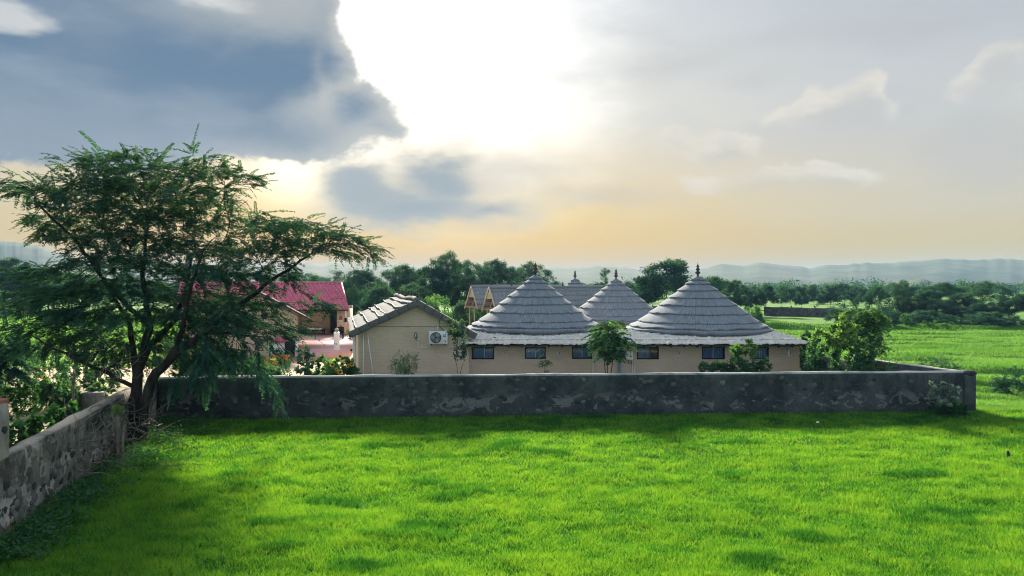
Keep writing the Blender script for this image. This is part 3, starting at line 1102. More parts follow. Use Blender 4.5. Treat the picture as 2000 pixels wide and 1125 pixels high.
# the dark dry-stone wall beyond the field
me, d, nr, L = wall_mesh('far', (P(1492, 612, 122)[0], 122), (P(1622, 612, 116)[0], 116), 1.45, 0.6, 31, amp=0.14, wob=0.16, along=0.5)
wf = link('dry_stone_wall', me, pmat('dry_stone', [(0.035, 0.037, 0.04), (0.08, 0.083, 0.085), (0.15, 0.15, 0.15)], scale=2.2, bump=0.8, bscale=5))
tag(wf, 'dark dry stone wall at the back of the field behind the shrubs', 'wall')
me, d, nr, L = wall_mesh('far2', (P(1255, 600, 128)[0], 128), (P(1400, 600, 124)[0], 124), 1.5, 0.6, 33, amp=0.14, wob=0.16, along=0.5)
wf2 = link('dry_stone_wall', me, MATS['dry_stone'])
tag(wf2, 'short stretch of dark stone wall below the big round tree behind the huts', 'wall')

# ------------------------------------------------------------------ haze in the air
hz = MB().box(-6600, 6600, -6600, 6600, -1.4, 92.0).build('haze', None)
hm = bpy.data.materials.new('haze')
hm.use_nodes = True
ht = hm.node_tree
ht.nodes.clear()
pv = ht.nodes.new('ShaderNodeVolumePrincipled')
pv.inputs['Color'].default_value = (0.26, 0.47, 0.75, 1)
pv.inputs['Density'].default_value = 0.00020
pv.inputs['Anisotropy'].default_value = 0.0
ho = ht.nodes.new('ShaderNodeOutputMaterial')
ht.links.new(pv.outputs[0], ho.inputs['Volume'])
hz.data.materials.append(hm)
hz['kind'] = 'stuff'

# ------------------------------------------------------------------ buildings of the compound
def brickmat(name, c1, c2, mortar):
    """mud-coloured brick courses too fine to tell apart from here"""
    m = bpy.data.materials.new(name)
    m.use_nodes = True
    t = m.node_tree
    N = NB(t)
    b = t.nodes['Principled BSDF']
    c = N.new('ShaderNodeTexCoord').outputs['Object']
    x, y, z = N.sep(c)
    vec = N.xyz(N.m('ADD', x, N.m('MULTIPLY', y, 0.7)), z, 0.0)
    warpv = N.v('ADD', vec, N.v('SCALE', N.noise(c, 3.0, 3.0, 0.5, color=True), scale=0.03))
    br = N.new('ShaderNodeTexBrick')
    N.put(br.inputs['Vector'], warpv)
    for k, v in (('Color1', c1), ('Color2', c2), ('Mortar', mortar)):
        N.put(br.inputs[k], v)
    br.inputs['Scale'].default_value = 1.0
    br.inputs['Mortar Size'].default_value = 0.012
    br.inputs['Mortar Smooth'].default_value = 0.6
    br.inputs['Brick Width'].default_value = 0.26
    br.inputs['Row Height'].default_value = 0.085
    n = N.noise(c, 0.8, 6.0, 0.6)
    n2 = N.noise(N.v('MULTIPLY', c, (1.0, 1.0, 6.0)), 3.0, 4.0, 0.6)
    col = N.mix(0.45, br.outputs['Color'], N.ramp(N.m('ADD', N.m('MULTIPLY', n, 0.5), N.m('MULTIPLY', n2, 0.5)), [(0.3, (0.55, 0.55, 0.55)), (0.7, (1.2, 1.2, 1.2))]), 'MULTIPLY')
    N.put(b.inputs['Base Color'], col)
    b.inputs['Roughness'].default_value = 0.95
    b.inputs['Specular IOR Level'].default_value = 0.15
    bn = N.new('ShaderNodeBump')
    bn.inputs['Strength'].default_value = 0.5
    bn.inputs['Distance'].default_value = 0.015
    N.put(bn.inputs['Height'], N.m('ADD', N.m('MULTIPLY', br.outputs['Fac'], -0.6), n2))
    t.links.new(bn.outputs[0], b.inputs['Normal'])
    MATS[name] = m
    return m


brickmat('mud_brick', (0.62, 0.515, 0.40), (0.59, 0.49, 0.38), (0.54, 0.445, 0.345))
thatch_mat('reed', (0.075, 0.088, 0.108), (0.180, 0.202, 0.236), (0.31, 0.335, 0.365))
thatch_mat('reed_dark', (0.055, 0.058, 0.064), (0.12, 0.122, 0.128), (0.20, 0.20, 0.20))
thatch_mat('reed_gable', (0.06, 0.066, 0.075), (0.125, 0.134, 0.148), (0.21, 0.22, 0.235))
thatch_mat('shingle', (0.42, 0.395, 0.375), (0.64, 0.61, 0.585), (0.80, 0.775, 0.75), su=5.0, sv=1.0)
pmat('rope', [(0.42, 0.40, 0.36), (0.58, 0.55, 0.50)], scale=14, rough=0.9)
pmat('dark_wood', [(0.022, 0.018, 0.016), (0.05, 0.04, 0.034)], scale=6, bump=0.3, stretch=(1, 1, 0.3))
pmat('white_paint', [(0.62, 0.64, 0.66), (0.74, 0.75, 0.76)], scale=2, rough=0.45, spec=0.4)
pmat('grey_plastic', [(0.10, 0.12, 0.14), (0.15, 0.17, 0.19)], scale=5, rough=0.5)
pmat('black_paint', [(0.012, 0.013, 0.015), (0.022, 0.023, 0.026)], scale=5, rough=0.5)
pmat('pvc_pipe', [(0.66, 0.65, 0.62), (0.76, 0.75, 0.72)], scale=3, rough=0.5)
pmat('blue_pipe', [(0.10, 0.23, 0.42), (0.15, 0.30, 0.52)], scale=3, rough=0.45)
pmat('curtain', [(0.20, 0.31, 0.46), (0.42, 0.54, 0.70)], scale=2.0, stretch=(9, 1, 0.3), rough=0.9)
pmat('finial_clay', [(0.045, 0.035, 0.032), (0.10, 0.075, 0.065)], scale=9, bump=0.3)
pmat('bamboo', [(0.30, 0.24, 0.14), (0.44, 0.36, 0.22)], scale=5, stretch=(1, 1, 0.3), rough=0.6)
pmat('bamboo_mat', [(0.36, 0.29, 0.20), (0.52, 0.44, 0.32)], scale=7, stretch=(3, 3, 1), rough=0.8, bump=0.3)

gm = bpy.data.materials.new('window_glass')
gm.use_nodes = True
gt = gm.node_tree
gt.nodes.clear()
g_t = gt.nodes.new('ShaderNodeBsdfTransparent')
g_t.inputs[0].default_value = (0.62, 0.74, 0.86, 1)
g_g = gt.nodes.new('ShaderNodeBsdfGlossy')
g_g.inputs['Roughness'].default_value = 0.06
g_f = gt.nodes.new('ShaderNodeFresnel')
g_f.inputs[0].default_value = 1.6
g_m = gt.nodes.new('ShaderNodeMixShader')
g_o = gt.nodes.new('ShaderNodeOutputMaterial')
gt.links.new(g_f.outputs[0], g_m.inputs[0])
gt.links.new(g_t.outputs[0], g_m.inputs[1])
gt.links.new(g_g.outputs[0], g_m.inputs[2])
gt.links.new(g_m.outputs[0], g_o.inputs[0])
MATS['glass'] = gm


def finial(parent, loc, s=1.0):
    b = MB().lathe([(0.0, -0.25), (0.05, -0.25), (0.06, -0.02), (0.13, 0.0), (0.15, 0.07), (0.09, 0.13), (0.05, 0.16), (0.10, 0.19), (0.12, 0.25), (0.07, 0.31), (0.04, 0.34), (0.075, 0.37), (0.085, 0.42), (0.04, 0.47), (0.018, 0.52), (0.0, 0.66)], sides=10)
    o = b.build('finial', MATS['finial_clay'], parent, smooth=True)
    o.location = loc
    o.scale = (s, s, s)
    return o


# ---- thatched round huts
def hut(cx, cy, Rr, ze, za, label, seed, courses=8, seg=84):
    t = thing('round_hut', label, 'hut', (cx, cy, 0), 0, 'round huts with conical thatched roofs')
    MB().lathe([(Rr - 0.75, -0.05), (Rr - 0.75, ze + 0.25)], sides=40).build('wall', MATS['mud_brick'], t, smooth=True)
    # course limits along the slope, closer near the eave
    fr = [0.0, 0.055, 0.15, 0.30, 0.445, 0.58, 0.71, 0.825, 0.90]
    tot_r, tot_z = Rr, za - ze
    ang = np.arange(seg + 1) * 2 * PI / seg
    c = np.cos(ang)[None], np.sin(ang)[None]
    for k in range(len(fr)):
        f0 = fr[k]
        f1 = fr[k + 1] + 0.03 if k + 1 < len(fr) else 1.0
        # the slope flares slightly towards the eave
        def rz(f, off=0.0):
            r = Rr * (1 - f) * (1 + 0.05 * (1 - f) ** 3) + off * 0.62
            z = ze + tot_z * f + off * 0.78
            return r, z
        th = 0.14 if k < 2 else 0.085
        prof = [rz(f0 + 0.012, -0.10), rz(f0, th * 0.55), rz(f0 + 0.004, th), rz(f0 + 0.012, th * 0.98), rz((f0 + f1) / 2, th * 0.52), rz(f1, 0.0)]
        r = np.array([p[0] for p in prof])[:, None] + np.zeros((1, seg + 1))
        z = np.array([p[1] for p in prof])[:, None] + np.zeros((1, seg + 1))
        r = np.maximum(r, 0.02)
        jit = (fbm(ang * 5.5 + seed + k * 7, ang * 0, seed + k, 3) - 0.5)
        jit[-1] = jit[0]
        jf = rng.normal(0, 0.014, seg + 1)
        jf[-1] = jf[0]
        dropz = jit * (0.12 if k < 2 else 0.07) + jf
        for j in (0, 1, 2, 3):
            z[j] += dropz
            r[j] -= dropz * 0.8
        bul = 0.05 * (fbm(ang * 2.2 + seed * 3, ang * 0 + k, seed + 40, 2) - 0.5)
        bul[-1] = bul[0]
        r[4] += bul
        V = np.stack([r * c[0], r * c[1], z], -1)
        m = len(prof)
        i = np.arange(m - 1)[:, None] * (seg + 1)
        jj = np.arange(seg)[None]
        fc = np.stack([i + jj, i + jj + 1, i + seg + 2 + jj, i + seg + 1 + jj], -1).reshape(-1, 4)
        uv = np.stack([np.broadcast_to(ang[None] * Rr * 0.6, (m, seg + 1)), np.broadcast_to((np.array([0, .01, .02, .05, .5, 1.0]) * (f1 - f0) * 4 + k * 3.7)[:, None], (m, seg + 1))], -1)
        link('thatch_course', raw_mesh('thatch_course', V.reshape(-1, 3), fc, uv=uv.reshape(-1, 2), smooth=True), MATS['reed'], t)
    finial(t, (0, 0, za + 0.10), 0.95)
    return t


hut(1.25, 39.6, 3.42, 2.80, 5.72, 'large conical grey thatched hut rising beside the reed gabled building', 1)
hut(9.85, 39.2, 3.55, 2.76, 5.66, 'large conical grey thatched hut at the end of the pale roof, below the tall tree', 2)
hut(6.95, 49.4, 3.40, 2.70, 5.60, 'conical thatched hut standing back between the two large front huts', 3)
hut(5.2, 61.0, 3.40, 2.80, 5.72, 'smaller looking thatched cone farthest back behind the middle hut', 4)


# ---- the long low range with windows and the pale lean-to roof
def wall_openings(x0, x1, y, z0, z1, ops, depth=0.16):
    """front wall sheet with real openings and reveals; ops: (xa, xb, za, zb)"""
    xs = sorted({x0, x1, *[o[0] for o in ops], *[o[1] for o in ops]})
    zs = sorted({z0, z1, *[o[2] for o in ops], *[o[3] for o in ops]})
    b = MB()
    for i in range(len(xs) - 1):
        for j in range(len(zs) - 1):
            cx, cz = (xs[i] + xs[i + 1]) / 2, (zs[j] + zs[j + 1]) / 2
            if any(o[0] < cx < o[1] and o[2] < cz < o[3] for o in ops):
                continue
            b.add([(xs[i], y, zs[j]), (xs[i + 1], y, zs[j]), (xs[i + 1], y, zs[j + 1]), (xs[i], y, zs[j + 1])], [(0, 1, 2, 3)])
    for (a, c, e, g) in ops:
        b.add([(a, y, e), (c, y, e), (c, y, g), (a, y, g), (a, y + depth, e), (c, y + depth, e), (c, y + depth, g), (a, y + depth, g)],
              [(0, 4, 5, 1), (1, 5, 6, 2), (2, 6, 7, 3), (3, 7, 4, 0)])
    return b


def window(parent, xa, xb, y, za, zb, split=0.5, open_dark=False):
    """dark frame with two sliding panes and a folded curtain behind"""
    f = 0.05
    fr = MB()
    y0, y1 = y - 0.02, y + 0.07
    fr.box(xa - 0.02, xb + 0.02, y0, y1, za - 0.02, za + f).box(xa - 0.02, xb + 0.02, y0, y1, zb - f, zb + 0.02)
    fr.box(xa - 0.02, xa + f, y0 + .002, y1, za + f, zb - f).box(xb - f, xb + 0.02, y0 + .002, y1, za + f, zb - f)
    w = fr.build('window', MATS['dark_wood'], parent)
    xm = xa + (xb - xa) * split
    MB().box(xm - 0.014, xm + 0.014, y + 0.015, y + 0.045, za + f, zb - f).build('mullion', MATS['white_paint'] if not open_dark else MATS['grey_plastic'], w)
    for (p, q_) in ((xa + f, xm - 0.015), (xm + 0.015, xb - f)):
        MB().add([(p, y + 0.04, za + f), (q_, y + 0.04, za + f), (q_, y + 0.04, zb - f), (p, y + 0.04, zb - f)], [(0, 1, 2, 3)]).build('pane', MATS['glass'], w)
    # curtain in folds
    n = 60
    xs = np.linspace(xa + 0.02, (xb if not open_dark else xa + (xb - xa) * 0.62) - 0.02, n)
    ys = y + 0.13 + 0.022 * np.sin(xs * 48 + xa * 9) + 0.012 * np.sin(xs * 97)
    v = np.concatenate([np.stack([xs, ys, np.full(n, za + 0.01)], 1), np.stack([xs, ys, np.full(n, zb)], 1)])
    i = np.arange(n - 1)
    link('curtain', raw_mesh('curtain', v, np.stack([i, i + 1, i + 1 + n, i + n], -1), smooth=True), MATS['curtain'], w)
    return w


YB = 34.6
bx = lambda px: (px - 1000) / F * YB
bz = lambda py: H - (py - HZ) / F * YB
low = thing('long_building', 'long low mud-brick range with small dark windows under a pale lean-to roof', 'building', (0, 0, 0))
wins = [(921, 965, 677, 702, .57), (1025, 1066, 677, 701, .5), (1117, 1157, 677, 701, .5), (1244, 1287, 677, 702, .62), (1371, 1416, 677, 702, .5), (1468, 1502, 677, 702, .5)]
ops = [(bx(a), bx(b), bz(d_), bz(c_)) for a, b, c_, d_, s_ in wins]
wb = wall_openings(bx(905), bx(1562), YB, -0.1, 2.62, ops)
wb.add([(bx(1562), YB, -0.1), (bx(1562), YB + 9, -0.1), (bx(1562), YB + 9, 2.6), (bx(1562), YB, 2.62)], [(0, 1, 2, 3)])
wb.build('wall', MATS['mud_brick'], low)
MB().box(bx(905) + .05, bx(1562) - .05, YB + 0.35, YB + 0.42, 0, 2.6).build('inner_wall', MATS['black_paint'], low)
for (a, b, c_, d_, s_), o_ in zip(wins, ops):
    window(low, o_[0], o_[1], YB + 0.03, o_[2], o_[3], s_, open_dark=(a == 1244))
# lean-to roof: overlapping rows of weathered shakes with ragged ends
rows, e0, e1 = 12, (33.75, 2.46), (38.6, 2.86)
x0e, x1e = bx(907) - 0.1, bx(1572) + 0.1
for k in range(rows):
    t0, t1 = k / rows, (k + 1.35) / rows
    n = 330
    xs = np.linspace(x0e, x1e - 0.55 * (k / rows), n)
    # ragged lower edge in shake-wide steps
    sh = rng.normal(0, 1, 400)
    idx = np.floor((xs - x0e) / 0.13 + 0.5 * (k % 2)).astype(int) % 400
    yl = e0[0] + (e1[0] - e0[0]) * t0 + 0.045 * sh[idx] + 0.02 * rng.normal(size=n)
    zl = e0[1] + (e1[1] - e0[1]) * t0 + 0.075 + 0.016 * sh[(idx * 7) % 400] + (0.03 * (fbm(xs / 1.5, xs * 0, 70 + k, 2) - 0.5))
    yu = e0[0] + (e1[0] - e0[0]) * t1 + np.zeros(n)
    zu = e0[1] + (e1[1] - e0[1]) * t1 + np.zeros(n)
    V = np.concatenate([np.stack([xs, yl, zl - 0.08], 1), np.stack([xs, yl, zl], 1), np.stack([xs, yu, zu], 1)])
    i = np.arange(n - 1)
    fc = np.concatenate([np.stack([i, i + 1, i + 1 + n, i + n], -1), np.stack([i + n, i + n + 1, i + 1 + 2 * n, i + 2 * n], -1)])
    u_ = idx * 0.73 + (xs - x0e) * 0.3
    uv = np.concatenate([np.stack([u_, np.full(n, k * 2.3)], 1), np.stack([u_, np.full(n, k * 2.3 + 0.1)], 1), np.stack([u_, np.full(n, k * 2.3 + 1)], 1)])
    link('shingle_row', raw_mesh('shingle_row', V, fc, uv=uv), MATS['shingle'], low)
MB().hexa([(x0e, e0[0] + .02, e0[1] - .10), (x1e, e0[0] + .02, e0[1] - .10), (x1e - .6, e1[0], e1[1] - .08), (x0e, e1[0], e1[1] - .08)],
          [(x0e, e0[0] + .03, e0[1] - .05), (x1e, e0[0] + .03, e0[1] - .05), (x1e - .6, e1[0], e1[1] - .03), (x0e, e1[0], e1[1] - .03)]).build('roof_deck', MATS['dark_wood'], low)
rf = MB()
for xx in np.arange(x0e + 0.3, x1e - 0.2, 0.62):
    rf = MB().tube([(xx, e0[0] + 0.05, e0[1] - 0.13), (xx + rng.uniform(-.03, .03), YB + 0.1, e0[1] - 0.05)], 0.035, 6)
    rf.build('rafter', MATS['dark_wood'], low)
# back slope so that the range is closed
MB().hexa([(x0e + .1, e1[0], e1[1] - .06), (x1e - .7, e1[0], e1[1] - .06), (x1e - .7, 43.4, 2.4), (x0e + .1, 43.4, 2.4)],
          [(x0e + .1, e1[0], e1[1] + .02), (x1e - .7, e1[0], e1[1] + .02), (x1e - .7, 43.4, 2.5), (x0e + .1, 43.4, 2.5)]).build('back_slope', MATS['shingle'], low)


# ---- the gabled building with the reed roof
gab = thing('gabled_building', 'mud-brick gabled building with a dark reed roof bound in pale rope', 'building', (0, 0, 0))
AX = np.array((-3.1, 13.5))                      # direction and length of the ridge, seen from the gable
fl_, fr_ = (-7.28, 34.0), (-1.75, 34.0)          # eave ends of the roof at the gable
apex = np.array((-4.36, 34.0, 4.40))
el_ = np.array((-7.45, 34.0, 2.92))
er_ = np.array((-1.62, 34.0, 2.83))
yg = 34.28                                        # wall face stands behind the roof edge
gw = MB()
poly = [(-7.12, yg, -0.1), (-2.0, yg, -0.1), (-2.0, yg, 2.95), (-4.36, yg, 4.22), (-7.12, yg, 2.98)]
back = [(x_ + AX[0] * 0.95, y_ + AX[1] * 0.95, z_) for x_, y_, z_ in poly]
n_ = 5
gw.add(poly + back, [(0, 5, 9, 4), (1, 2, 7, 6)][:0] + [(0, 4, 9, 5), (1, 6, 7, 2)])
gw.add(poly, [(0, 1, 2, 4)], [(4, 2, 3)])
gw.add(back, [(1, 0, 4, 2)], [(2, 4, 3)])
gw.build('wall', MATS['mud_brick'], gab)
MB().box(-7.1, -2.05, yg - 0.012, yg - 0.002, 3.215, 3.235).build('string_line', MATS['dark_wood'], gab)


def slope_courses(par, e, a, lengthv, fracs, mat, th=0.10, seed=0, rope=True, n=70, wave=0.10):
    """thatch courses on one roof slope: e eave point, a ridge point, both at the gable; lengthv along the ridge"""
    e, a, lv = np.asarray(e, float), np.asarray(a, float), np.array((lengthv[0], lengthv[1], 0.0))
    up = a - e
    S = np.linalg.norm(up)
    L = np.linalg.norm(lv)
    nrm = np.cross(lv, up)
    nrm /= np.linalg.norm(nrm)
    if nrm[2] < 0:
        nrm = -nrm
    s = np.linspace(0, 1, n)
    for k in range(len(fracs)):
        f0 = fracs[k]
        f1 = fracs[k + 1] + 0.04 if k + 1 < len(fracs) else 1.0
        w = wave * (fbm(s * 6 + seed, s * 0 + k, seed + k * 3, 2) - 0.5)
        lift = 0.10 * (fbm(s * 5 + 9, s * 0, seed + 77 + k, 2) - 0.5)
        rowsf = [(f0, -0.04), (f0, th * 0.6), (f0 + 0.01, th), ((f0 + f1) / 2, th * 0.6), (f1, 0.02)]
        V = []
        for q_, (f_, o_) in enumerate(rowsf):
            ff = f_ + (w / S if q_ < 3 else 0)
            V.append(e[None] + lv[None] * s[:, None] + up[None] * (ff if np.ndim(ff) else np.full(n, ff))[:, None] + nrm[None] * (o_ + lift)[:, None])
        V = np.array(V)
        m = len(rowsf)
        i = np.arange(m - 1)[:, None] * n
        j = np.arange(n - 1)[None]
        fc = np.stack([i + j, i + j + 1, i + n + 1 + j, i + n + j], -1).reshape(-1, 4)
        uv = np.stack([np.broadcast_to(s[None] * L, (m, n)), np.broadcast_to((np.array([0, .02, .04, .5, 1.0]) * (f1 - f0) * S + k * 2.9)[:, None], (m, n))], -1)
        c_ = link('thatch_course', raw_mesh('thatch_course', V.reshape(-1, 3), fc, uv=uv.reshape(-1, 2), smooth=True), mat, par)
        if rope and k > 0:
            MB().tube(V[2] + nrm * 0.012, 0.028, 6).build('binding_rope', MATS['rope'], c_, smooth=True)


slope_courses(gab, el_, apex, AX, [0.0, 0.08, 0.27, 0.45, 0.56, 0.74, 0.87], MATS['reed_gable'], seed=5, wave=0.16)
slope_courses(gab, er_, apex, AX, [0.0, 0.10, 0.28, 0.46, 0.64, 0.82], MATS['reed_gable'], seed=6, rope=False)
# thick bound roll along the gable edge, in lengths
for (e_, lab) in ((el_, 0), (er_, 1)):
    nseg = 7
    for k in range(nseg):
        p0 = e_ + (apex - e_) * (k / nseg)
        p1 = e_ + (apex - e_) * ((k + 0.985) / nseg)
        dv = (p1 - p0) / np.linalg.norm(p1 - p0)
        nn = np.array((-dv[2], 0, dv[0])) * (1 if dv[0] > 0 else -1)
        w_ = 0.30 + rng.uniform(-.012, .012)
        c0, c1 = [], []
        for (o_, y_) in ((0.10, -0.12), (0.10, 0.22), (-w_ + 0.1, 0.2), (-w_ + 0.1, -0.10)):
            c0.append(p0 + nn * o_ + np.array((0, y_, 0)))
            c1.append(p1 + nn * o_ + np.array((0, y_, 0)))
        rb = MB()
        rb.add(c0 + c1, [(0, 1, 2, 3), (7, 6, 5, 4), (0, 4, 5, 1), (1, 5, 6, 2), (2, 6, 7, 3), (3, 7, 4, 0)])
        rb.build('verge_roll', MATS['reed_dark'], gab, bevel=0.04)
MB().tube([(apex[0] + AX[0] * t, apex[1] + AX[1] * t, apex[2] + 0.06 + 0.05 * math.sin(t * 9)) for t in np.linspace(-0.006, 1, 24)], 0.13, 8).build('ridge_roll', MATS['reed_dark'], gab, smooth=True)
for t_ in (0.0, 0.2, 0.45, 0.8):
    finial(gab, (apex[0] + AX[0] * t_, apex[1] + AX[1] * t_ + .05, apex[2] + 0.22), 0.55)
# two white drain pipes and the side posts
MB().tube([(-6.88, yg - 0.05, -0.05), (-6.88, yg - 0.05, 2.95)], 0.03, 6).build('drain_pipe', MATS['pvc_pipe'], gab)
MB().tube([(-6.30, yg - 0.05, -0.05), (-6.72, yg - 0.05, 3.1)], 0.03, 6).build('drain_pipe', MATS['pvc_pipe'], gab)
for k in range(3):
    MB().box(-0.05, 0.05, -0.05, 0.05, 0, 2.9).build('side_post', MATS['white_paint'], gab).location = (-7.28 + AX[0] * 0.05 * (k * 2 + 0.4), yg + AX[1] * 0.05 * (k * 2 + 0.4), 0)

# ---- things fixed to the walls
ac = thing('air_conditioner', 'white outdoor air-conditioning unit with round fan on the gable wall', 'air conditioner', (P(857, 658, yg)[0], yg - 0.36, P(857, 671, yg)[2]))
cs = MB().box(-0.43, 0.43, -0.0, 0.30, 0.0, 0.60).build('casing', MATS['white_paint'], ac, bevel=0.02)
g_ = MB()
gr = MB().lathe([(0.235, 0.0), (0.255, 0.0), (0.255, 0.03), (0.235, 0.03)], sides=28)
ring = gr.build('grille_ring', MATS['grey_plastic'], ac)
ring.rotation_euler = (R(90), 0, 0)
ring.location = (-0.10, 0.005, 0.30)
dk = MB().lathe([(0.0, 0.0), (0.236, 0.0)], sides=28).build('fan_well', pmat('fan_dark', [(0.055, 0.085, 0.095), (0.09, 0.12, 0.13)], scale=3), ac)
dk.rotation_euler = (R(90), 0, 0)
dk.location = (-0.10, -0.004, 0.30)
for k in range(3):
    a0 = k * 2 * PI / 3 + 0.4
    pts = [(0.05 * math.cos(a0), 0.05 * math.sin(a0)), (0.22 * math.cos(a0 + .1), 0.22 * math.sin(a0 + .1)), (0.225 * math.cos(a0 + .55), 0.225 * math.sin(a0 + .55)), (0.2 * math.cos(a0 + 1.0), 0.2 * math.sin(a0 + 1.0)), (0.06 * math.cos(a0 + 1.2), 0.06 * math.sin(a0 + 1.2))]
    bl = MB()
    v = [(p[0], -0.012 - 0.012 * i / 4, p[1]) for i, p in enumerate(pts)]
    bl.add(v, [(0, 1, 2, 3)], [(0, 3, 4)])
    o_ = bl.build('fan_blade', pmat('fan_blade', [(0.20, 0.25, 0.26), (0.26, 0.31, 0.32)], scale=3) if k == 0 else MATS['fan_blade'], ac)
    o_.location = (-0.10, 0.0, 0.30)
for rr_ in (0.09, 0.14, 0.19):
    q_ = MB().lathe([(rr_ - 0.003, 0.0), (rr_ + 0.003, 0.0), (rr_ + 0.003, 0.006), (rr_ - 0.003, 0.006)], sides=24).build('grille_wire', MATS['white_paint'], ac)
    q_.rotation_euler = (R(90), 0, 0)
    q_.location = (-0.10, -0.03, 0.30)
MB().box(0.24, 0.36, -0.006, 0.01, 0.34, 0.46).build('energy_label', MATS['blue_pipe'], ac)
MB().box(0.26, 0.34, -0.010, 0.01, 0.385, 0.43).build('label_patch', MATS['white_paint'], ac)
MB().box(0.22, 0.38, -0.006, 0.01, 0.06, 0.10).build('rating_plate', MATS['pvc_pipe'], ac)
MB().box(0.32, 0.35, -0.03, 0.01, 0.10, 0.17).build('valve', MATS['grey_plastic'], ac)
for xx in (-0.32, 0.32):
    MB().box(xx - 0.02, xx + 0.02, -0.02, 0.36, -0.05, -0.004).build('bracket', MATS['black_paint'], ac)
MB().tube([(-0.05, 0.2, 0.6), (-0.05, 0.2, 0.72), (-0.03, 0.25, 0.82), (0.03, 0.32, 0.9)], 0.022, 6).build('line_pipe', MATS['white_paint'], ac)
MB().tube([(0.0, 0.30, 0.86), (0.04, 0.33, 0.98), (0.02, 0.34, 1.1)], 0.012, 5).build('cable', MATS['black_paint'], ac)
MB().tube([(0.01, 0.3, 0.85), (0.12, 0.3, 0.72), (0.25, 0.28, 0.6)], 0.012, 5).build('cable', MATS['black_paint'], ac)

wl_ = thing('wall_lamp', 'oval street-type lamp on an arm fixed to the gable wall', 'lamp', (P(815, 655, yg)[0], yg - 0.02, P(815, 662, yg)[2]))
MB().tube([(0.02, -0.02, 0), (0.02, -0.16, 0.02), (0.0, -0.2, 0.08)], 0.022, 6).build('arm', MATS['pvc_pipe'], wl_)
hd = MB().lathe([(0.0, -0.17), (0.05, -0.15), (0.075, -0.05), (0.07, 0.08), (0.04, 0.15), (0.0, 0.17)], sides=12).build('lamp_head', MATS['grey_plastic'], wl_, smooth=True)
hd.location = (-0.04, -0.2, 0.17)
hd.rotation_euler = (0, R(-8), 0)
MB().box(-0.012, 0.012, -0.075, -0.06, -0.1, 0.1).build('diffuser', MATS['white_paint'], hd)
MB().lathe([(0.0, 0.0), (0.06, 0.0), (0.06, 0.05), (0.0, 0.05)], sides=12).build('junction_box', MATS['white_paint'], wl_).location = (0.06, -0.06, -0.03)
cd = P(815, 668, yg)
MB().tube([(0.06, 0.0, 0.0), (0.06, 0.0, -0.38), (0.10, 0.0, -0.42), (2.05, 0.0, -0.43)], 0.016, 6).build('conduit', MATS['pvc_pipe'], wl_)

for px, lab in ((986, 'round white bulkhead lamp on a conduit between the two windows beside the thin sapling'), (1092, 'round white bulkhead lamp to the left of the frond-leaved tree'), (1326, 'round white bulkhead lamp on bare wall beside the bushy shrubs')):
    b_ = thing('bulkhead_lamp', lab, 'lamp', (bx(px), YB - 0.002, bz(689)), 0, 'bulkhead lamps along the low wall')
    o_ = MB().lathe([(0.0, 0.0), (0.085, 0.0), (0.085, 0.04), (0.06, 0.07), (0.0, 0.085)], sides=14).build('lamp_body', MATS['white_paint'], b_, smooth=True)
    o_.rotation_euler = (R(90), 0, 0)
    o_ = MB().lathe([(0.0, 0.0), (0.035, 0.0), (0.03, 0.03), (0.0, 0.035)], sides=10).build('lens', MATS['grey_plastic'], b_, smooth=True)
    o_.rotation_euler = (R(90), 0, 0)
    o_.location = (0.008, -0.082, -0.01)
    MB().tube([(0, -0.012, 0.05), (0, -0.012, 0.28)], 0.012, 6).build('conduit', MATS['pvc_pipe'], b_)


def geyser(px, py, w, h, lab):
    g = thing('water_heater', lab, 'water heater', (bx(px), YB - 0.01, bz(py)), 0)
    MB().box(-w / 2, w / 2, -0.26, 0.0, 0.0, h).build('casing', MATS['white_paint'], g, bevel=0.04)
    # short column of print on the front
    for k in range(3):
        MB().box(w * 0.10, w * 0.20, -0.266, -0.258, h * (0.42 + 0.2 * k), h * (0.54 + 0.2 * k)).build('printed_mark', MATS['grey_plastic'], g)
    for k, dx_ in enumerate((-0.05, 0.08)):
        MB().tube([(dx_, -0.12, 0.0), (dx_ + .02, -0.13, -0.1), (dx_ + 0.06, -0.05, -0.2)], 0.02, 6).build('hose', MATS['grey_plastic'], g)
    return g


geyser(1228, 702, 0.34, 0.42, 'white water heater box with dark printed marks fixed under the eave by a window')
geyser(1205, 697, 0.28, 0.30, 'small white meter box behind the fronds above the blue pipe')
bp_ = thing('blue_pipe', 'upright blue water pipe standing against the low brick wall', 'pipe', (bx(1210), YB - 0.12, -0.05))
MB().tube([(0, 0, 0), (0, 0, bz(690) + 0.05)], 0.055, 8).build('pipe', MATS['blue_pipe'], bp_)
MB().tube([(0, 0, 0.95), (0, 0, 1.05)], 0.07, 8).build('coupling', MATS['blue_pipe'], bp_)
for pxx, top, lab in ((1158, 690, 'pale upright drain pipe at the edge of the window beside the frond-leaved tree'), (1235.5, 706, 'thin pale pipe below the water heater'), (1239.5, 707, 'thin pale pipe rising between the water heater and the next window')):
    o_ = MB().tube([(0, 0, -0.05), (0, 0, bz(top))], 0.028, 6).build('drain_pipe', MATS['pvc_pipe'])
    o_.location = (bx(pxx), YB - 0.05, 0)
    tag(o_, lab, 'pipe')
o_ = MB().tube([(bx(1159), YB - 0.04, bz(698)), (bx(1222), YB - 0.04, bz(699)), (bx(1240), YB - 0.04, bz(699))], 0.018, 6).build('conduit_run', MATS['pvc_pipe'])
tag(o_, 'thin level conduit crossing the wall behind the frond-leaved tree', 'pipe')
sb = thing('switch_box', 'small white switch box with a conduit beside the last window', 'switch box', (bx(1541), YB - 0.01, bz(694)))
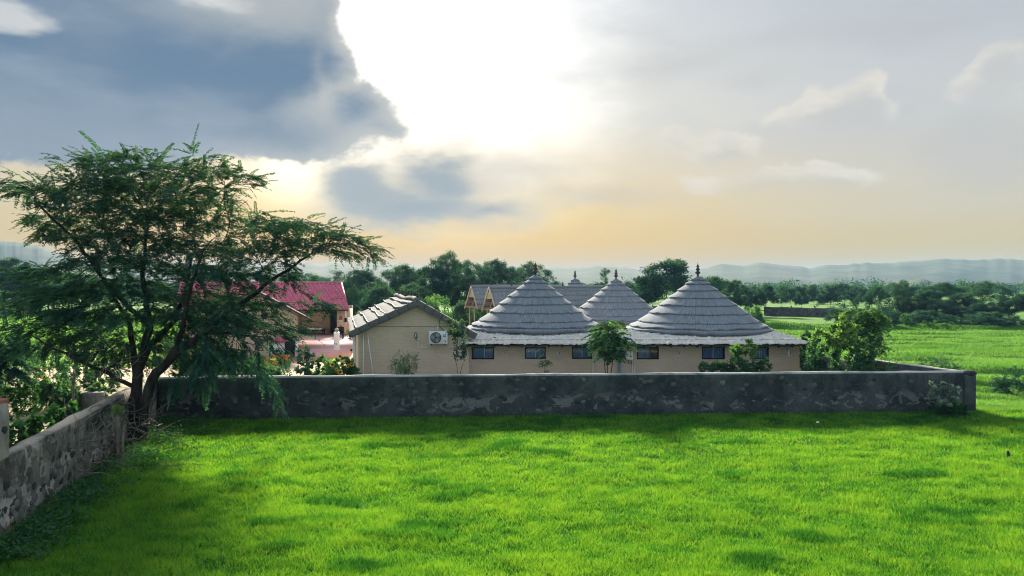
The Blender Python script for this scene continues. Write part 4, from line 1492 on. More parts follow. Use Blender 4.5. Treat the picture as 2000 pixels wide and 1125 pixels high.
MB().box(-0.10, 0.10, -0.10, 0.0, 0.0, 0.28).build('casing', MATS['white_paint'], sb, bevel=0.01)
MB().box(0.01, 0.08, -0.106, -0.098, 0.03, 0.25).build('lid', MATS['blue_pipe'], sb)
MB().tube([(0.0, -0.03, 0.0), (-0.02, -0.03, -0.03), (-0.75, -0.03, -0.03)], 0.014, 6).build('conduit', MATS['pvc_pipe'], sb)


# ---- the two A-frame shelters
def aframe(apx, apy, Y, wid, hgt, length, seed, label):
    a = P(apx, apy, Y)
    ridge = np.array((0.86, 0.51, 0.0))
    across = np.array((0.51, -0.86, 0.0))
    t = thing('thatched_shelter', label, 'shelter', (a[0], a[1], 0), 0, 'thatched A-frame shelters')
    top = np.array((0, 0, a[2]))
    for s in (-1, 1):
        e = top + across * s * wid / 2 - np.array((0, 0, hgt))
        slope_courses(t, e, top, ridge[:2] * length, [0.0, 0.2, 0.42, 0.64, 0.85], MATS['reed'], th=0.07, seed=seed + s, rope=False, n=40, wave=0.06)
        q0 = top - ridge * 0.05 + (0, 0, 0.06)
        q1 = e - ridge * 0.05
        MB().tube([q0, q1], 0.06, 6).build('bargeboard', MATS['bamboo_mat'], t)
    # woven panel in the upper part of the gable
    m = 0.46
    pL, pR = top - across * wid / 2 * m - np.array((0, 0, hgt * m)), top + across * wid / 2 * m - np.array((0, 0, hgt * m))
    b = MB()
    k = ridge * 0.04
    b.add([pL, pR, top - (0, 0, 0.1), pL + k, pR + k, top - (0, 0, 0.1) + k], None, [(0, 1, 2), (5, 4, 3)])
    b.build('woven_panel', MATS['bamboo_mat'], t)
    tb = MB().tube([top - across * wid / 2 * 0.9 - (0, 0, hgt * 0.92), top + across * wid / 2 * 0.9 - (0, 0, hgt * 0.92)], 0.05, 6)
    tb.build('tie_beam', MATS['bamboo'], t)
    bk = ridge * length * 0.10
    b = MB()
    b.add([top + bk - (0, 0, .1), top + bk - across * wid / 2 * .95 - (0, 0, hgt), top + bk + across * wid / 2 * .95 - (0, 0, hgt)], None, [(0, 1, 2)])
    b.build('shade_panel', pmat('interior_shade', [(0.025, 0.02, 0.017), (0.05, 0.038, 0.03)], scale=6, stretch=(8, 8, 1)) if 'interior_shade' not in MATS else MATS['interior_shade'], t)  # dark sheet close behind the gable, painted as shade of the open interior
    for s in (-0.3, 0.45):
        pz = top + across * wid / 2 * s
        MB().tube([(pz[0], pz[1], -0.05), (pz[0], pz[1], a[2] - hgt * 0.9)], 0.055, 6).build('post', MATS['bamboo'], t)
    for s in (-0.8, 0.85):
        pz = top + ridge * length * 0.96 + across * wid / 2 * s
        MB().tube([(pz[0], pz[1], -0.05), (pz[0], pz[1], a[2] - hgt * 0.9)], 0.055, 6).build('post', MATS['bamboo'], t)
    pz = top + across * wid / 2 * 0.0
    MB().tube([(pz[0], pz[1] + .1, a[2] - hgt * 0.92), (pz[0] + .25, pz[1] + .3, a[2] - hgt * m)], 0.035, 6).build('brace', MATS['bamboo'], t)
    rr_ = MB().tube([tuple(top + ridge * length * q_ + (0, 0, 0.09)) for q_ in np.linspace(0, 1, 8)], 0.10, 8)
    rr_.build('ridge_roll', MATS['reed'], t, smooth=True)
    for q_ in (0.18, 0.62):
        finial(t, tuple(top + ridge * length * q_ + (0, 0, 0.16)), 0.6)


aframe(921, 561, 57.0, 2.1, 1.66, 9.5, 3, 'thatched A-frame shelter with a single bamboo post in front, farther from the large hut')
aframe(956, 563, 54.5, 2.2, 1.70, 10.5, 9, 'thatched A-frame shelter whose roof runs in behind the large hut')
pl = MB().box(-0.35, 0.35, -0.3, 0.3, -0.05, 2.28).build('gate_pillar', MATS['mud_brick'], bevel=0.02)
pl.location = (P(923, 630, 45)[0], 45, 0)
tag(pl, 'stubby mud-coloured pillar showing over the pale roof below the shelters', 'pillar')


# ------------------------------------------------------------------ the pink-roofed house
def tilemat():
    m = bpy.data.materials.new('pink_tile')
    m.use_nodes = True
    N = NB(m.node_tree)
    b = m.node_tree.nodes['Principled BSDF']
    c = N.new('ShaderNodeTexCoord').outputs['Object']
    x, y, z = N.sep(c)
    br = N.new('ShaderNodeTexBrick')
    N.put(br.inputs['Vector'], N.xyz(x, N.m('MULTIPLY', y, 1.0), 0.0))
    for k, v in (('Color1', (0.50, 0.115, 0.195)), ('Color2', (0.43, 0.095, 0.165)), ('Mortar', (0.62, 0.24, 0.31))):
        N.put(br.inputs[k], v)
    for k, v in (('Scale', 1.0), ('Mortar Size', 0.035), ('Mortar Smooth', 0.5), ('Brick Width', 0.42), ('Row Height', 4.4 / 13)):
        br.inputs[k].default_value = v
    n = N.noise(c, 1.2, 5.0, 0.6)
    N.put(b.inputs['Base Color'], N.mix(0.5, br.outputs['Color'], N.ramp(n, [(0.3, (0.6, 0.6, 0.6)), (0.7, (1.1, 1.1, 1.1))]), 'MULTIPLY'))
    b.inputs['Roughness'].default_value = 0.7
    b.inputs['Specular IOR Level'].default_value = 0.1
    MATS['pink_tile'] = m


tilemat()
pmat('pink_floor', [(0.46, 0.25, 0.26), (0.60, 0.37, 0.37)], scale=0.8, rough=0.7)
pmat('tan_plaster', [(0.42, 0.31, 0.24), (0.50, 0.38, 0.30)], scale=1.2, rough=0.95, bump=0.2, bscale=14)
pmat('peach_plaster', [(0.52, 0.36, 0.27), (0.60, 0.43, 0.33)], scale=1.2, rough=0.9)
pmat('orange_paint', [(0.52, 0.20, 0.05), (0.62, 0.28, 0.09)], scale=3, rough=0.7)
pmat('niche', [(0.16, 0.07, 0.035), (0.25, 0.12, 0.06)], scale=4)
pmat('grey_sheet', [(0.20, 0.21, 0.22), (0.30, 0.31, 0.32)], scale=3, rough=0.6)
YH = 67.5
hx = lambda px: (px - 1000) / F * YH
hz_ = lambda py: H - (py - HZ) / F * YH
house = thing('tiled_house', 'house with a pink tiled roof and a dark open verandah', 'house', (0, 0, 0))
zf = 0.55
MB().box(hx(350), hx(676), YH + 2.6, YH + 2.8, zf, 3.2).build('back_wall', MATS['tan_plaster'], house)
MB().box(hx(350), hx(574), YH + 0.12, YH + 2.5, zf, 2.95).build('front_room', MATS['peach_plaster'], house)
MB().box(hx(633), hx(655), YH + 2.3, YH + 2.58, zf, 2.9).build('doorway', MATS['black_paint'], house)
MB().box(hx(658), hx(674), YH - 0.02, YH + 0.5, zf, 2.92).build('pillar', MATS['peach_plaster'], house)
MB().box(hx(664), hx(676), YH + 0.5, YH + 2.8, zf, 2.92).build('side_wall', MATS['peach_plaster'], house)
for zc in (1.95, 1.06):
    b = MB()
    w_, h_ = 0.15, 0.40
    prof = [(-w_, 0), (w_, 0), (w_ * 1.0, h_ * 0.5), (w_ * 0.6, h_ * 0.8), (0, h_ * 1.05), (-w_ * 0.6, h_ * 0.8), (-w_, h_ * 0.5)]
    b.add([(p[0], YH - 0.03, zc + p[1]) for p in prof] + [(0, YH - 0.03, zc + 0.2)], None, [(i, (i + 1) % 7, 7) for i in range(7)])
    o_ = b.build('niche', MATS['niche'], house)
    o_.location = (hx(665.5), 0, 0)
MB().tube([(hx(661), YH - 0.05, 1.85), (hx(670), YH - 0.05, 1.85)], 0.03, 6).build('niche_shelf', MATS['white_paint'], house)
# roof of pan tiles, each course its own piece
ny_, nw_ = 13, 330
xa_, xb_ = hx(346), hx(683)
xra, xrb = hx(350) * 1.05, -(1000 - 668) / F * (YH + 3.9)
for k in range(ny_):
    t0, t1 = k / ny_, (k + 1.12) / ny_
    y0_, y1_ = YH - 0.75 + 4.4 * t0, YH - 0.75 + 4.4 * t1
    z0_, z1_ = 2.86 + 2.42 * t0 + 0.08, 2.86 + 2.42 * t1
    s = np.linspace(0, 1, nw_)
    xlo = xa_ + (xra - xa_) * t0 + s * ((xb_ + (xrb - xb_) * t0) - (xa_ + (xra - xa_) * t0))
    wv = 0.045 * np.abs(np.sin(xlo * PI / 0.28))
    V = np.concatenate([np.stack([xlo, np.full(nw_, y0_), z0_ + wv - 0.07], 1), np.stack([xlo, np.full(nw_, y0_), z0_ + wv], 1), np.stack([xlo + 0.02, np.full(nw_, y1_), z1_ + wv], 1)])
    i = np.arange(nw_ - 1)
    link('tile_course', raw_mesh('tile_course', V, np.concatenate([np.stack([i, i + 1, i + 1 + nw_, i + nw_], -1), np.stack([i + nw_, i + nw_ + 1, i + 1 + 2 * nw_, i + 2 * nw_], -1)])), MATS['pink_tile'], house)
MB().hexa([(xa_, YH - .7, 2.78), (xb_, YH - .7, 2.78), (xrb, YH + 3.6, 5.18), (xra, YH + 3.6, 5.18)], [(xa_, YH - .7, 2.84), (xb_, YH - .7, 2.84), (xrb, YH + 3.6, 5.24), (xra, YH + 3.6, 5.24)]).build('roof_deck', MATS['dark_wood'], house)
MB().hexa([(xra, YH + 3.6, 5.2), (xrb, YH + 3.6, 5.2), (-17.9, YH + 8, 2.8), (xa_, YH + 8, 2.8)], [(xra, YH + 3.6, 5.3), (xrb, YH + 3.6, 5.3), (-17.9, YH + 8, 2.9), (xa_, YH + 8, 2.9)]).build('back_slope', MATS['pink_tile'], house)
MB().tube([(xra, YH + 3.63, 5.32), (xrb, YH + 3.63, 5.32)], 0.11, 8).build('ridge_tile', MATS['pink_tile'], house)
MB().tube([(xb_ + .02, YH - .74, 2.93), (xrb + .02, YH + 3.6, 5.34)], 0.08, 6).build('verge_tile', MATS['pink_tile'], house)
for q4 in ([(-14.7, 50.0), (-11.2, 50.5), (-14.3, 70.1), (-20.4, 70.1)], [(hx(346), YH - 0.4), (-20.6, YH - 0.4), (-20.6, YH + 2.59), (hx(346), YH + 2.59)]):
    MB().hexa([(p_[0], p_[1], -0.05) for p_ in q4], [(p_[0], p_[1], zf) for p_ in q4]).build('terrace', MATS['pink_floor'], house)
lp = MB().box(-0.09, 0.09, -0.14, 0.0, 0, 0.4).build('wall_lantern', MATS['black_paint'])
lp.location = (hx(675) + 0.02, YH + 0.0, 1.72)
tag(lp, 'black wall lantern on the pillar edge of the pink-roofed house', 'lamp')
gp = thing('lamp_post', 'short white post with a lamp top standing on the pink terrace', 'lamp post', (P(657.5, 690, 52)[0], 52, zf))
MB().box(-0.17, 0.17, -0.17, 0.17, 0, 1.28).build('shaft', MATS['white_paint'], gp, bevel=0.02)
MB().lathe([(0.0, 1.28), (0.10, 1.28), (0.08, 1.34), (0.16, 1.42), (0.15, 1.5), (0.05, 1.56), (0.0, 1.57)], sides=12).build('lamp_top', MATS['grey_sheet'], gp, smooth=True)
for k, (xx, zz) in enumerate(((0.04, 0.42), (-0.1, 0.44))):
    MB().box(xx - 0.03, xx + 0.03, -0.19, -0.168, zz, zz + 0.06).build('spot_light', MATS['black_paint'], gp)
ch = thing('chair', 'dark chair on the verandah behind the white lamp post', 'chair', (P(664, 655, 63)[0], 63, zf))
MB().box(-0.28, 0.28, -0.25, 0.25, 0.40, 0.47).build('seat', MATS['black_paint'], ch)
MB().box(-0.28, 0.28, 0.21, 0.26, 0.47, 1.0).build('backrest', MATS['black_paint'], ch)
for sx in (-1, 1):
    for sy in (-1, 1):
        MB().box(-0.03, 0.03, -0.03, 0.03, 0, 0.4).build('leg', MATS['black_paint'], ch).location = (sx * 0.24, sy * 0.2, 0)
cot = thing('daybed', 'low daybed in the shade at the back of the verandah', 'bed', (P(613, 650, 69)[0], 69, zf))
MB().box(-0.95, 0.95, -0.4, 0.4, 0.30, 0.42).build('bed_frame', MATS['dark_wood'], cot)
MB().box(-0.85, 0.85, -0.36, 0.36, 0.42, 0.56).build('mattress', MATS['pvc_pipe'], cot, bevel=0.05)
for sx in (-1, 1):
    for sy in (-1, 1):
        MB().box(-0.04, 0.04, -0.04, 0.04, 0, 0.3).build('leg', MATS['dark_wood'], cot).location = (sx * 0.88, sy * 0.33, 0)

# ---- the plain gabled house in front of it
YT = 52.0
tx = lambda px: (px - 1000) / F * YT
th_ = thing('plastered_house', 'tan plastered gabled house half hidden behind the leaning acacia', 'house', (0, 0, 0))
zr, ze_ = 4.78, 2.72
xl_, xr_, xm_ = tx(395), tx(581), tx(497)
poly = [(xl_, YT, -0.05), (xr_, YT, -0.05), (xr_, YT, 2.95), (xm_, YT, 4.6), (xl_, YT, 2.95)]
bk_ = [(x_ - 2.47, y_ + 7.08, z_) for x_, y_, z_ in poly]
b = MB()
b.add(poly, [(0, 1, 2, 4)], [(4, 2, 3)])
b.add(bk_, [(1, 0, 4, 2)], [(2, 4, 3)])
b.add(poly + bk_, [(0, 4, 9, 5), (1, 6, 7, 2)])
b.build('wall', MATS['tan_plaster'], th_)
pmat('old_wood', [(0.05, 0.04, 0.034), (0.11, 0.09, 0.075)], scale=5, bump=0.3)
for s, xe in ((-1, tx(384)), (1, tx(609))):
    f0_, f1_ = (0.165, YT - 0.47), (-2.64, YT + 7.55)          # the ridge runs back and to the left
    q4 = [(xe + f0_[0], f0_[1]), (xm_ + f0_[0], f0_[1]), (xm_ + f1_[0], f1_[1]), (xe + f1_[0], f1_[1])]
    zz_ = [2.58, 4.72, 4.72, 2.58]
    if s > 0:
        q4, zz_ = [q4[1], q4[0], q4[3], q4[2]], [4.72, 2.58, 2.58, 4.72]
    MB().hexa([(p_[0], p_[1], z_) for p_, z_ in zip(q4, zz_)], [(p_[0], p_[1], z_ + 0.15) for p_, z_ in zip(q4, zz_)]).build('roof_slope', MATS['old_wood'], th_, bevel=0.02)
for q_ in (0.25, 0.5, 0.75):
    MB().box(-0.06, 0.06, -0.45, 0.0, -0.06, 0.06).build('purlin', MATS['dark_wood'], th_).location = (xm_ + (xr_ - xm_) * q_ + .1, YT, 4.6 - (4.6 - 2.95) * q_)
MB().box(tx(514), tx(560), YT - 0.30, YT - 0.02, bz(0) * 0 + 5.2 - (668 - 555) / F * YT, 5.2 - (660 - 555) / F * YT).build('door_canopy', MATS['pink_tile'], th_)
MB().box(tx(524), tx(556), YT - 0.06, YT - 0.02, 0.25, 5.2 - (669 - 555) / F * YT).build('door_panel', MATS['white_paint'], th_)
MB().box(tx(556), tx(578), YT - 0.05, YT - 0.02, 0.1, 5.2 - (667 - 555) / F * YT).build('doorway', MATS['black_paint'], th_)
MB().box(tx(579), tx(583), YT - 0.25, YT - 0.12, -0.05, 1.35).build('door_post', MATS['white_paint'], th_)
MB().box(tx(400), tx(421), YT - 0.05, YT - 0.02, 0.0, 1.3).build('shutter', MATS['grey_sheet'], th_)
stp = thing('orange_steps', 'orange painted steps in front of the white door panel', 'steps', (P(530, 712, 47)[0], 47, 0))
for k in range(4):
    MB().box(-0.75 + 0.1 * k, 0.6 + 0.05 * k, 0.32 * k, 0.32 * k + 0.5, -0.02 if k == 0 else 0.15 * k, 0.15 * (k + 1) - 0.004).build('step', MATS['orange_paint'], stp)

# ------------------------------------------------------------------ trees and plants
SPRAYS = [t_spray(n=15, droop=0.22 + 0.1 * (k % 3), ll=0.17, lw=0.036, seed=k) for k in range(6)]
FRONDS = [t_spray(n=15, droop=0.45 + 0.1 * (k % 2), ll=0.24, lw=0.075, seed=20 + k) for k in range(4)]
FINE = [t_spray(n=10, droop=0.15, ll=0.20, lw=0.028, seed=40 + k) for k in range(4)]
CLUST = [t_cluster(14, seed=60 + k) for k in range(6)]
CLUST_FLAT = [t_cluster(13, seed=80 + k, flat=0.32, ls=0.36, lw=0.38) for k in range(6)]
LEAFY = [t_leaf(0.5), t_leaf(0.62, 0.12), t_leaf(0.42, 0.05)]
HEARTS = [t_leaf(0.85, 0.1), t_leaf(0.95, 0.06), t_leaf(0.75, 0.14)]


def ball(n, c, r, shell=0.4):
    """points in an ellipsoid, denser towards its skin"""
    v = unit(n) * (rng.random(n) ** shell)[:, None]
    return np.asarray(c, float)[None] + v * np.asarray(r, float)[None]


# ---- the leaning acacia at the left wall
Y0 = 24.6
base = P(265, 862, Y0)
rel = lambda px, py, dy=0.0: P(px, py, Y0) + np.array((0, dy, 0)) - np.array((base[0], base[1], 0))
lines = [
    ([rel(259, 872), rel(263, 800), rel(268, 740), rel(282, 690), rel(286, 640, .2), rel(276, 580, .3), rel(272, 520, .2), rel(282, 440, .3)], [.24, .19, .17, .15, .12, .09, .07, .04], None),
    ([rel(280, 872, -.25), rel(288, 800, -.3), rel(305, 738, -.35), rel(350, 692, -.4), rel(410, 648, -.5), rel(470, 602, -.5), rel(535, 548, -.3), rel(600, 500, 0)], [.22, .18, .16, .14, .11, .09, .06, .035], None),
    ([rel(268, 740), rel(252, 690, .3), rel(232, 630, .6), rel(190, 570, .9), rel(130, 500, 1.2)], [.12, .10, .08, .06, .03], True),
    ([rel(350, 692, -.4), rel(382, 630, -.9), rel(402, 560, -1.2), rel(430, 490, -1.3)], [.10, .08, .06, .03], True),
    ([rel(282, 690), rel(322, 625, .8), rel(332, 560, 1.3), rel(345, 470, 1.5)], [.11, .09, .06, .03], True),
    ([rel(286, 640, .2), rel(230, 560, -.5), rel(180, 470, -1.0), rel(110, 400, -1.1)], [.09, .07, .05, .025], True),
    ([rel(268, 760), rel(225, 720, -.8), rel(160, 680, -1.3), rel(110, 650, -1.3)], [.08, .06, .04, .02], True),
    ([rel(410, 648, -.5), rel(470, 645, -1.0), rel(540, 655, -1.2)], [.06, .045, .02], True),
]
nodes, par, fl = polyline_nodes(lines)
S = Y0 / F
lobes = [  # px, py, half width px, half height px, depth radius m, depth offset m, share
    (265, 405, 195, 85, 2.8, 0.2, 380), (245, 335, 110, 42, 1.8, 0, 120), (85, 368, 75, 24, 1.2, -.6, 50), (110, 440, 75, 34, 1.6, .4, 50),
    (120, 560, 105, 55, 2.0, 0, 95), (290, 500, 160, 70, 2.6, 0, 230), (545, 455, 120, 46, 1.9, .2, 130), (660, 478, 60, 24, 1.0, .2, 45), (715, 492, 28, 8, .4, .2, 8),
    (470, 530, 120, 46, 1.9, -.3, 100), (500, 625, 85, 40, 1.4, -.9, 45), (170, 640, 110, 44, 1.6, .2, 75), (330, 610, 100, 55, 2.0, 1.0, 80),
    (440, 690, 70, 50, 1.0, -.8, 28), (425, 345, 75, 30, 1.3, 0, 45), (520, 715, 50, 40, 0.7, -.9, 10), (400, 750, 50, 25, .6, -.9, 6), (560, 770, 20, 14, .3, -.9, 2), (620, 590, 40, 22, .8, -.4, 14), (330, 675, 110, 50, 1.6, .9, 60), (205, 690, 80, 34, 1.2, .6, 40), (70, 600, 50, 30, 1.0, .3, 25), (110, 650, 80, 40, 1.4, -.6, 40), (420, 610, 90, 50, 1.4, .4, 50), (560, 640, 60, 26, 1.0, -.6, 18), (250, 600, 120, 50, 1.6, -.8, 60), (385, 312, 25, 10, .4, 0, 6), (130, 315, 12, 22, .3, 0, 4)]
att = np.vstack([ball(c, rel(px, py, dy), (w * S, dr, h * S), 0.5) for px, py, w, h, dr, dy, c in lobes for c in (max(2, int(c * (1.75 if py < 545 else 2.7 if py < 700 else 0.9))),)])
# the foliage lies in flat, slightly drooping layers
rr_t = np.hypot(att[:, 0], att[:, 1])
zz_t = att[:, 2] + 0.10 * rr_t
lay_ = np.round(zz_t / 0.85 + 0.25 * np.sin(att[:, 0] * 0.9)) * 0.85 - 0.10 * rr_t
up_ = att[:, 2] > 3.6
att[up_, 2] = att[up_, 2] * 0.66 + lay_[up_] * 0.34
arr, pr = colonize(nodes, par, att, step=0.24, infl=1.2, kill=0.28, iters=170)
flo = np.zeros(len(arr))
flo[:len(fl)] = fl
rad = tree_radii(arr, pr, tip=0.005, expo=2.35, base=0.16, floor=flo)
rad[:len(fl)] = np.maximum(fl, np.minimum(rad[:len(fl)], fl * 1.15))
acacia = thing('acacia_tree', 'large acacia with two leaning dark trunks and feathery crown over the stone wall corner', 'tree', (base[0], base[1], 0))
bv, bf = branch_mesh(arr, pr, rad, sides=7)
link('trunk', raw_mesh('trunk', bv, bf, smooth=True), MATS['bark'], acacia)
kids = np.bincount(pr[pr >= 0], minlength=len(arr))
thin_ = np.nonzero((rad < 0.022) & (np.arange(len(arr)) >= len(fl)))[0]
rep = np.where(kids[thin_] == 0, 5, 4)
idx = np.repeat(thin_, rep)
dirs = arr[idx] - arr[np.maximum(pr[idx], 0)]
dirs /= np.linalg.norm(dirs, axis=1)[:, None] + 1e-9
out = arr[idx] - np.array((0, 0, 4.2))
out[:, 2] *= 0.3
out /= np.linalg.norm(out, axis=1)[:, None]
dirs = dirs * 0.7 + out * 0.45 + rng.normal(0, 0.38, dirs.shape)
dirs[:, 2] = dirs[:, 2] * 0.42 - 0.05
low_ = arr[idx][:, 2] < 3.4
dirs[low_, 2] -= 0.35
pos = arr[idx] + rng.normal(0, 0.04, (len(idx), 3))
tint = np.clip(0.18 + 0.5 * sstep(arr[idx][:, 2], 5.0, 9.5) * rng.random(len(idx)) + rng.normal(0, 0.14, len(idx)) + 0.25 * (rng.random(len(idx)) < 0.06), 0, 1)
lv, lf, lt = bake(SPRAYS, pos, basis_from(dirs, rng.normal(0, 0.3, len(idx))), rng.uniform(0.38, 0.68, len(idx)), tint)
# long wispy shoots at the twig ends
WISPS = [t_spray(n=19, droop=0.12 + 0.1 * (k % 3), ll=0.085, lw=0.026, seed=200 + k) for k in range(4)]
tipn = np.nonzero((kids == 0) & (np.arange(len(arr)) >= len(fl)))[0]
tipn = tipn[rng.random(len(tipn)) < 0.65]
wd_ = arr[tipn] - arr[pr[tipn]]
wd_ /= np.linalg.norm(wd_, axis=1)[:, None] + 1e-9
wo_ = arr[tipn] - np.array((0.6, 0, 4.6))
wo_ /= np.linalg.norm(wo_, axis=1)[:, None]
wd_ = wd_ * 0.5 + wo_ * 0.8 + rng.normal(0, 0.25, wd_.shape)
wd_[:, 2] = np.clip(wd_[:, 2], -0.5, 0.45) * 0.6
wv, wf_, wt_ = bake(WISPS, arr[tipn], basis_from(wd_, rng.normal(0, .4, len(tipn))), rng.uniform(0.7, 1.25, len(tipn)), np.clip(0.35 + rng.normal(0, .2, len(tipn)), 0, 1))
lv, lf, lt = np.vstack([lv, wv]), np.vstack([lf, wf_ + len(lv)]), np.concatenate([lt, wt_])
link('crown', raw_mesh('crown', lv, lf, tint=lt), MATS['acacia_leaf'], acacia)
print('acacia nodes', len(arr), 'sprays', len(idx), 'quads', len(lf))


def squiggle(p, d, L, n=10, wob=0.25, grav=0.0):
    pts = [np.asarray(p, float)]
    d = np.asarray(d, float) / np.linalg.norm(d)
    for k in range(n):
        d = d + rng.normal(0, wob, 3)
        d[2] -= grav
        d /= np.linalg.norm(d)
        pts.append(pts[-1] + d * L / n)
    return np.array(pts)


# dead vines that hang in the lower crown
b = MB()
for k in range(46):
    p = rel(rng.uniform(170, 320), rng.uniform(590, 740), rng.uniform(-1.4, 0.4))
    d_ = np.array((rng.normal(0, 1), rng.normal(0, .5), rng.normal(-0.2, 0.8)))
    pts = squiggle(p, d_, rng.uniform(0.8, 2.2), 9, 0.32, 0.03)
    b.tube(pts, np.linspace(rng.uniform(.008, .016), 0.004, len(pts)), 4, cap=False)
b.build('dead_vines', MATS['dead_wood'], acacia, smooth=True)


# ---- general tree builder
def make_tree(seed, height_, width_, trunk_h, lobes_, trunk_r, leafsets, lmat, nleaf, lsize, natt=150, stems=1, step=None, label='', name='tree', cat='tree', bmat='bark', lean=0.0, flatdir=0.3, minr=0.0, sides=5, tipf=0.006, tips=0.12):
    """tree with a grown branch skeleton; lobes_: (x, y, z, rx, ry, rz, share) as fractions of width / height"""
    t = thing(name, label, cat)
    lines_ = []
    for k in range(stems):
        a = rng.uniform(0, 2 * PI)
        o_ = np.array((math.cos(a), math.sin(a), 0)) * (0.02 * width_ if stems > 1 else 0)
        tp = np.array((math.cos(a) * 0.10 * width_ * (stems > 1) + lean * height_, math.sin(a) * 0.10 * width_ * (stems > 1), trunk_h))
        md = (o_ + tp) / 2 + np.array((rng.normal(0, .03 * width_), rng.normal(0, .03 * width_), 0))
        lines_.append(([o_ + (0, 0, -0.1), md, tp], [trunk_r, trunk_r * .85, trunk_r * .7], None))
    st = step or height_ * 0.045
    nodes_, par_, fl_n = polyline_nodes(lines_, st)
    tot = sum(l[6] for l in lobes_)
    at_ = np.vstack([ball(max(3, int(natt * l[6] / tot)), (l[0] * width_, l[1] * width_, l[2] * height_), (l[3] * width_, l[4] * width_, l[5] * height_), 0.45) for l in lobes_])
    at_[:, 2] = np.maximum(at_[:, 2], 0.12 * height_ if trunk_h > 0.15 * height_ else 0.05)
    ar, pp = colonize(nodes_, par_, at_, step=st, infl=st * 6, kill=st * 1.3, iters=90)
    f_ = np.zeros(len(ar))
    f_[:len(fl_n)] = fl_n
    rd = tree_radii(ar, pp, tip=tipf, expo=2.3, base=trunk_r * 0.9, floor=f_)
    v_, fc_ = branch_mesh(ar, pp, rd, sides=sides, minr=minr)
    link('trunk', raw_mesh('trunk', v_, fc_, smooth=True), MATS[bmat], t)
    kd = np.bincount(pp[pp >= 0], minlength=len(ar))
    cand = np.nonzero((rd < max(0.022, tipf * 3.2)) & (np.arange(len(ar)) >= len(fl_n)))[0]
    w_ = np.where(kd[cand] == 0, 3.0, 1.0)
    ix = rng.choice(cand, nleaf, p=w_ / w_.sum())
    dd = ar[ix] - ar[np.maximum(pp[ix], 0)]
    dd /= np.linalg.norm(dd, axis=1)[:, None] + 1e-9
    dd = dd + rng.normal(0, 0.55, dd.shape)
    dd[:, 2] *= flatdir * 2
    ps = ar[ix] + rng.normal(0, st * 0.35, (nleaf, 3)) * (1, 1, flatdir * 2 if flatdir < .5 else 1)
    # clumps differ in tone
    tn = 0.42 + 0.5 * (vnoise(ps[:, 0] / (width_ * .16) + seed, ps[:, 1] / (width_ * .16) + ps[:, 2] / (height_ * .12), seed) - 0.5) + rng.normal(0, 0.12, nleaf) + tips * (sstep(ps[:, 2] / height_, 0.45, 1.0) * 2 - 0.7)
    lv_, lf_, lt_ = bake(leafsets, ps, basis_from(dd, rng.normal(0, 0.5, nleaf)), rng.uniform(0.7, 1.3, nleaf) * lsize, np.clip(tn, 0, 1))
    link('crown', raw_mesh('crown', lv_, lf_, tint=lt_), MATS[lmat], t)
    return t


ROUND = [(0, 0, .66, .36, .36, .28, 4), (-.22, .05, .5, .24, .24, .2, 2), (.24, -.05, .52, .24, .24, .2, 2), (.05, .1, .86, .18, .18, .12, 1)]
UMB = [(0, 0, .82, .42, .42, .10, 3), (-.26, .1, .68, .24, .24, .09, 1.6), (.27, -.1, .7, .24, .24, .09, 1.6), (.02, .05, .93, .24, .24, .06, 1.4), (-.1, -.1, .55, .25, .25, .08, 1)]
TALLR = [(0, 0, .6, .30, .30, .26, 3), (.02, .03, .84, .24, .24, .13, 2), (-.2, 0, .44, .26, .26, .16, 2), (.22, 0, .48, .24, .24, .16, 2)]
BUSH = [(0, 0, .48, .42, .42, .42, 3), (-.26, .05, .36, .24, .24, .3, 1.5), (.27, .0, .38, .24, .24, .3, 1.5)]
WIDE = [(0, 0, .62, .40, .40, .30, 3), (-.32, .05, .45, .24, .24, .24, 1.5), (.3, 0, .5, .24, .24, .26, 1.5), (.1, 0, .84, .2, .2, .12, 1)]

protos = {}
protos['round_a'] = make_tree(1, 9.0, 8.0, 1.5, ROUND, .20, CLUST, 'tree_leaf', 1500, 0.50, 170)
protos['round_b'] = make_tree(2, 9.0, 8.0, 1.3, WIDE, .20, CLUST, 'tree_leaf', 1500, 0.50, 170)
protos['round_c'] = make_tree(3, 9.0, 8.0, 1.0, TALLR, .20, CLUST, 'tree_leaf', 1500, 0.50, 170)
protos['umb_a'] = make_tree(4, 8.0, 9.0, 1.6, UMB, .16, CLUST_FLAT, 'tree_leaf', 1500, 0.55, 150, flatdir=.22)
protos['umb_b'] = make_tree(5, 8.0, 9.0, 1.8, UMB, .16, CLUST_FLAT, 'tree_leaf', 1250, 0.50, 130, flatdir=.22)
protos['tall'] = make_tree(6, 10.0, 5.0, 2.2, TALLR, .14, CLUST_FLAT, 'tree_leaf', 900, 0.45, 110, flatdir=.3)
protos['bush_a'] = make_tree(7, 4.0, 6.0, .3, BUSH, .06, CLUST, 'bright_leaf', 1300, 0.36, 120, stems=4)
protos['bush_b'] = make_tree(8, 4.0, 6.0, .3, BUSH, .06, CLUST_FLAT, 'tree_leaf', 1300, 0.38, 120, stems=4)
protos['bush_c'] = make_tree(9, 4.0, 6.0, .3, WIDE, .06, CLUST, 'tree_leaf', 1300, 0.36, 120, stems=4)
protos['thin'] = make_tree(10, 7.0, 5.0, 2.6, UMB, .09, CLUST_FLAT, 'tree_leaf', 380, 0.42, 90, flatdir=.3)
PH = dict(round_a=(9.0, 8.0), round_b=(9.0, 8.0), round_c=(9.0, 8.0), umb_a=(8.0, 9.0), umb_b=(8.0, 9.0), tall=(10.0, 5.0), bush_a=(4.0, 6.0), bush_b=(4.0, 6.0), bush_c=(4.0, 6.0), thin=(7.0, 5.0))
used = set()


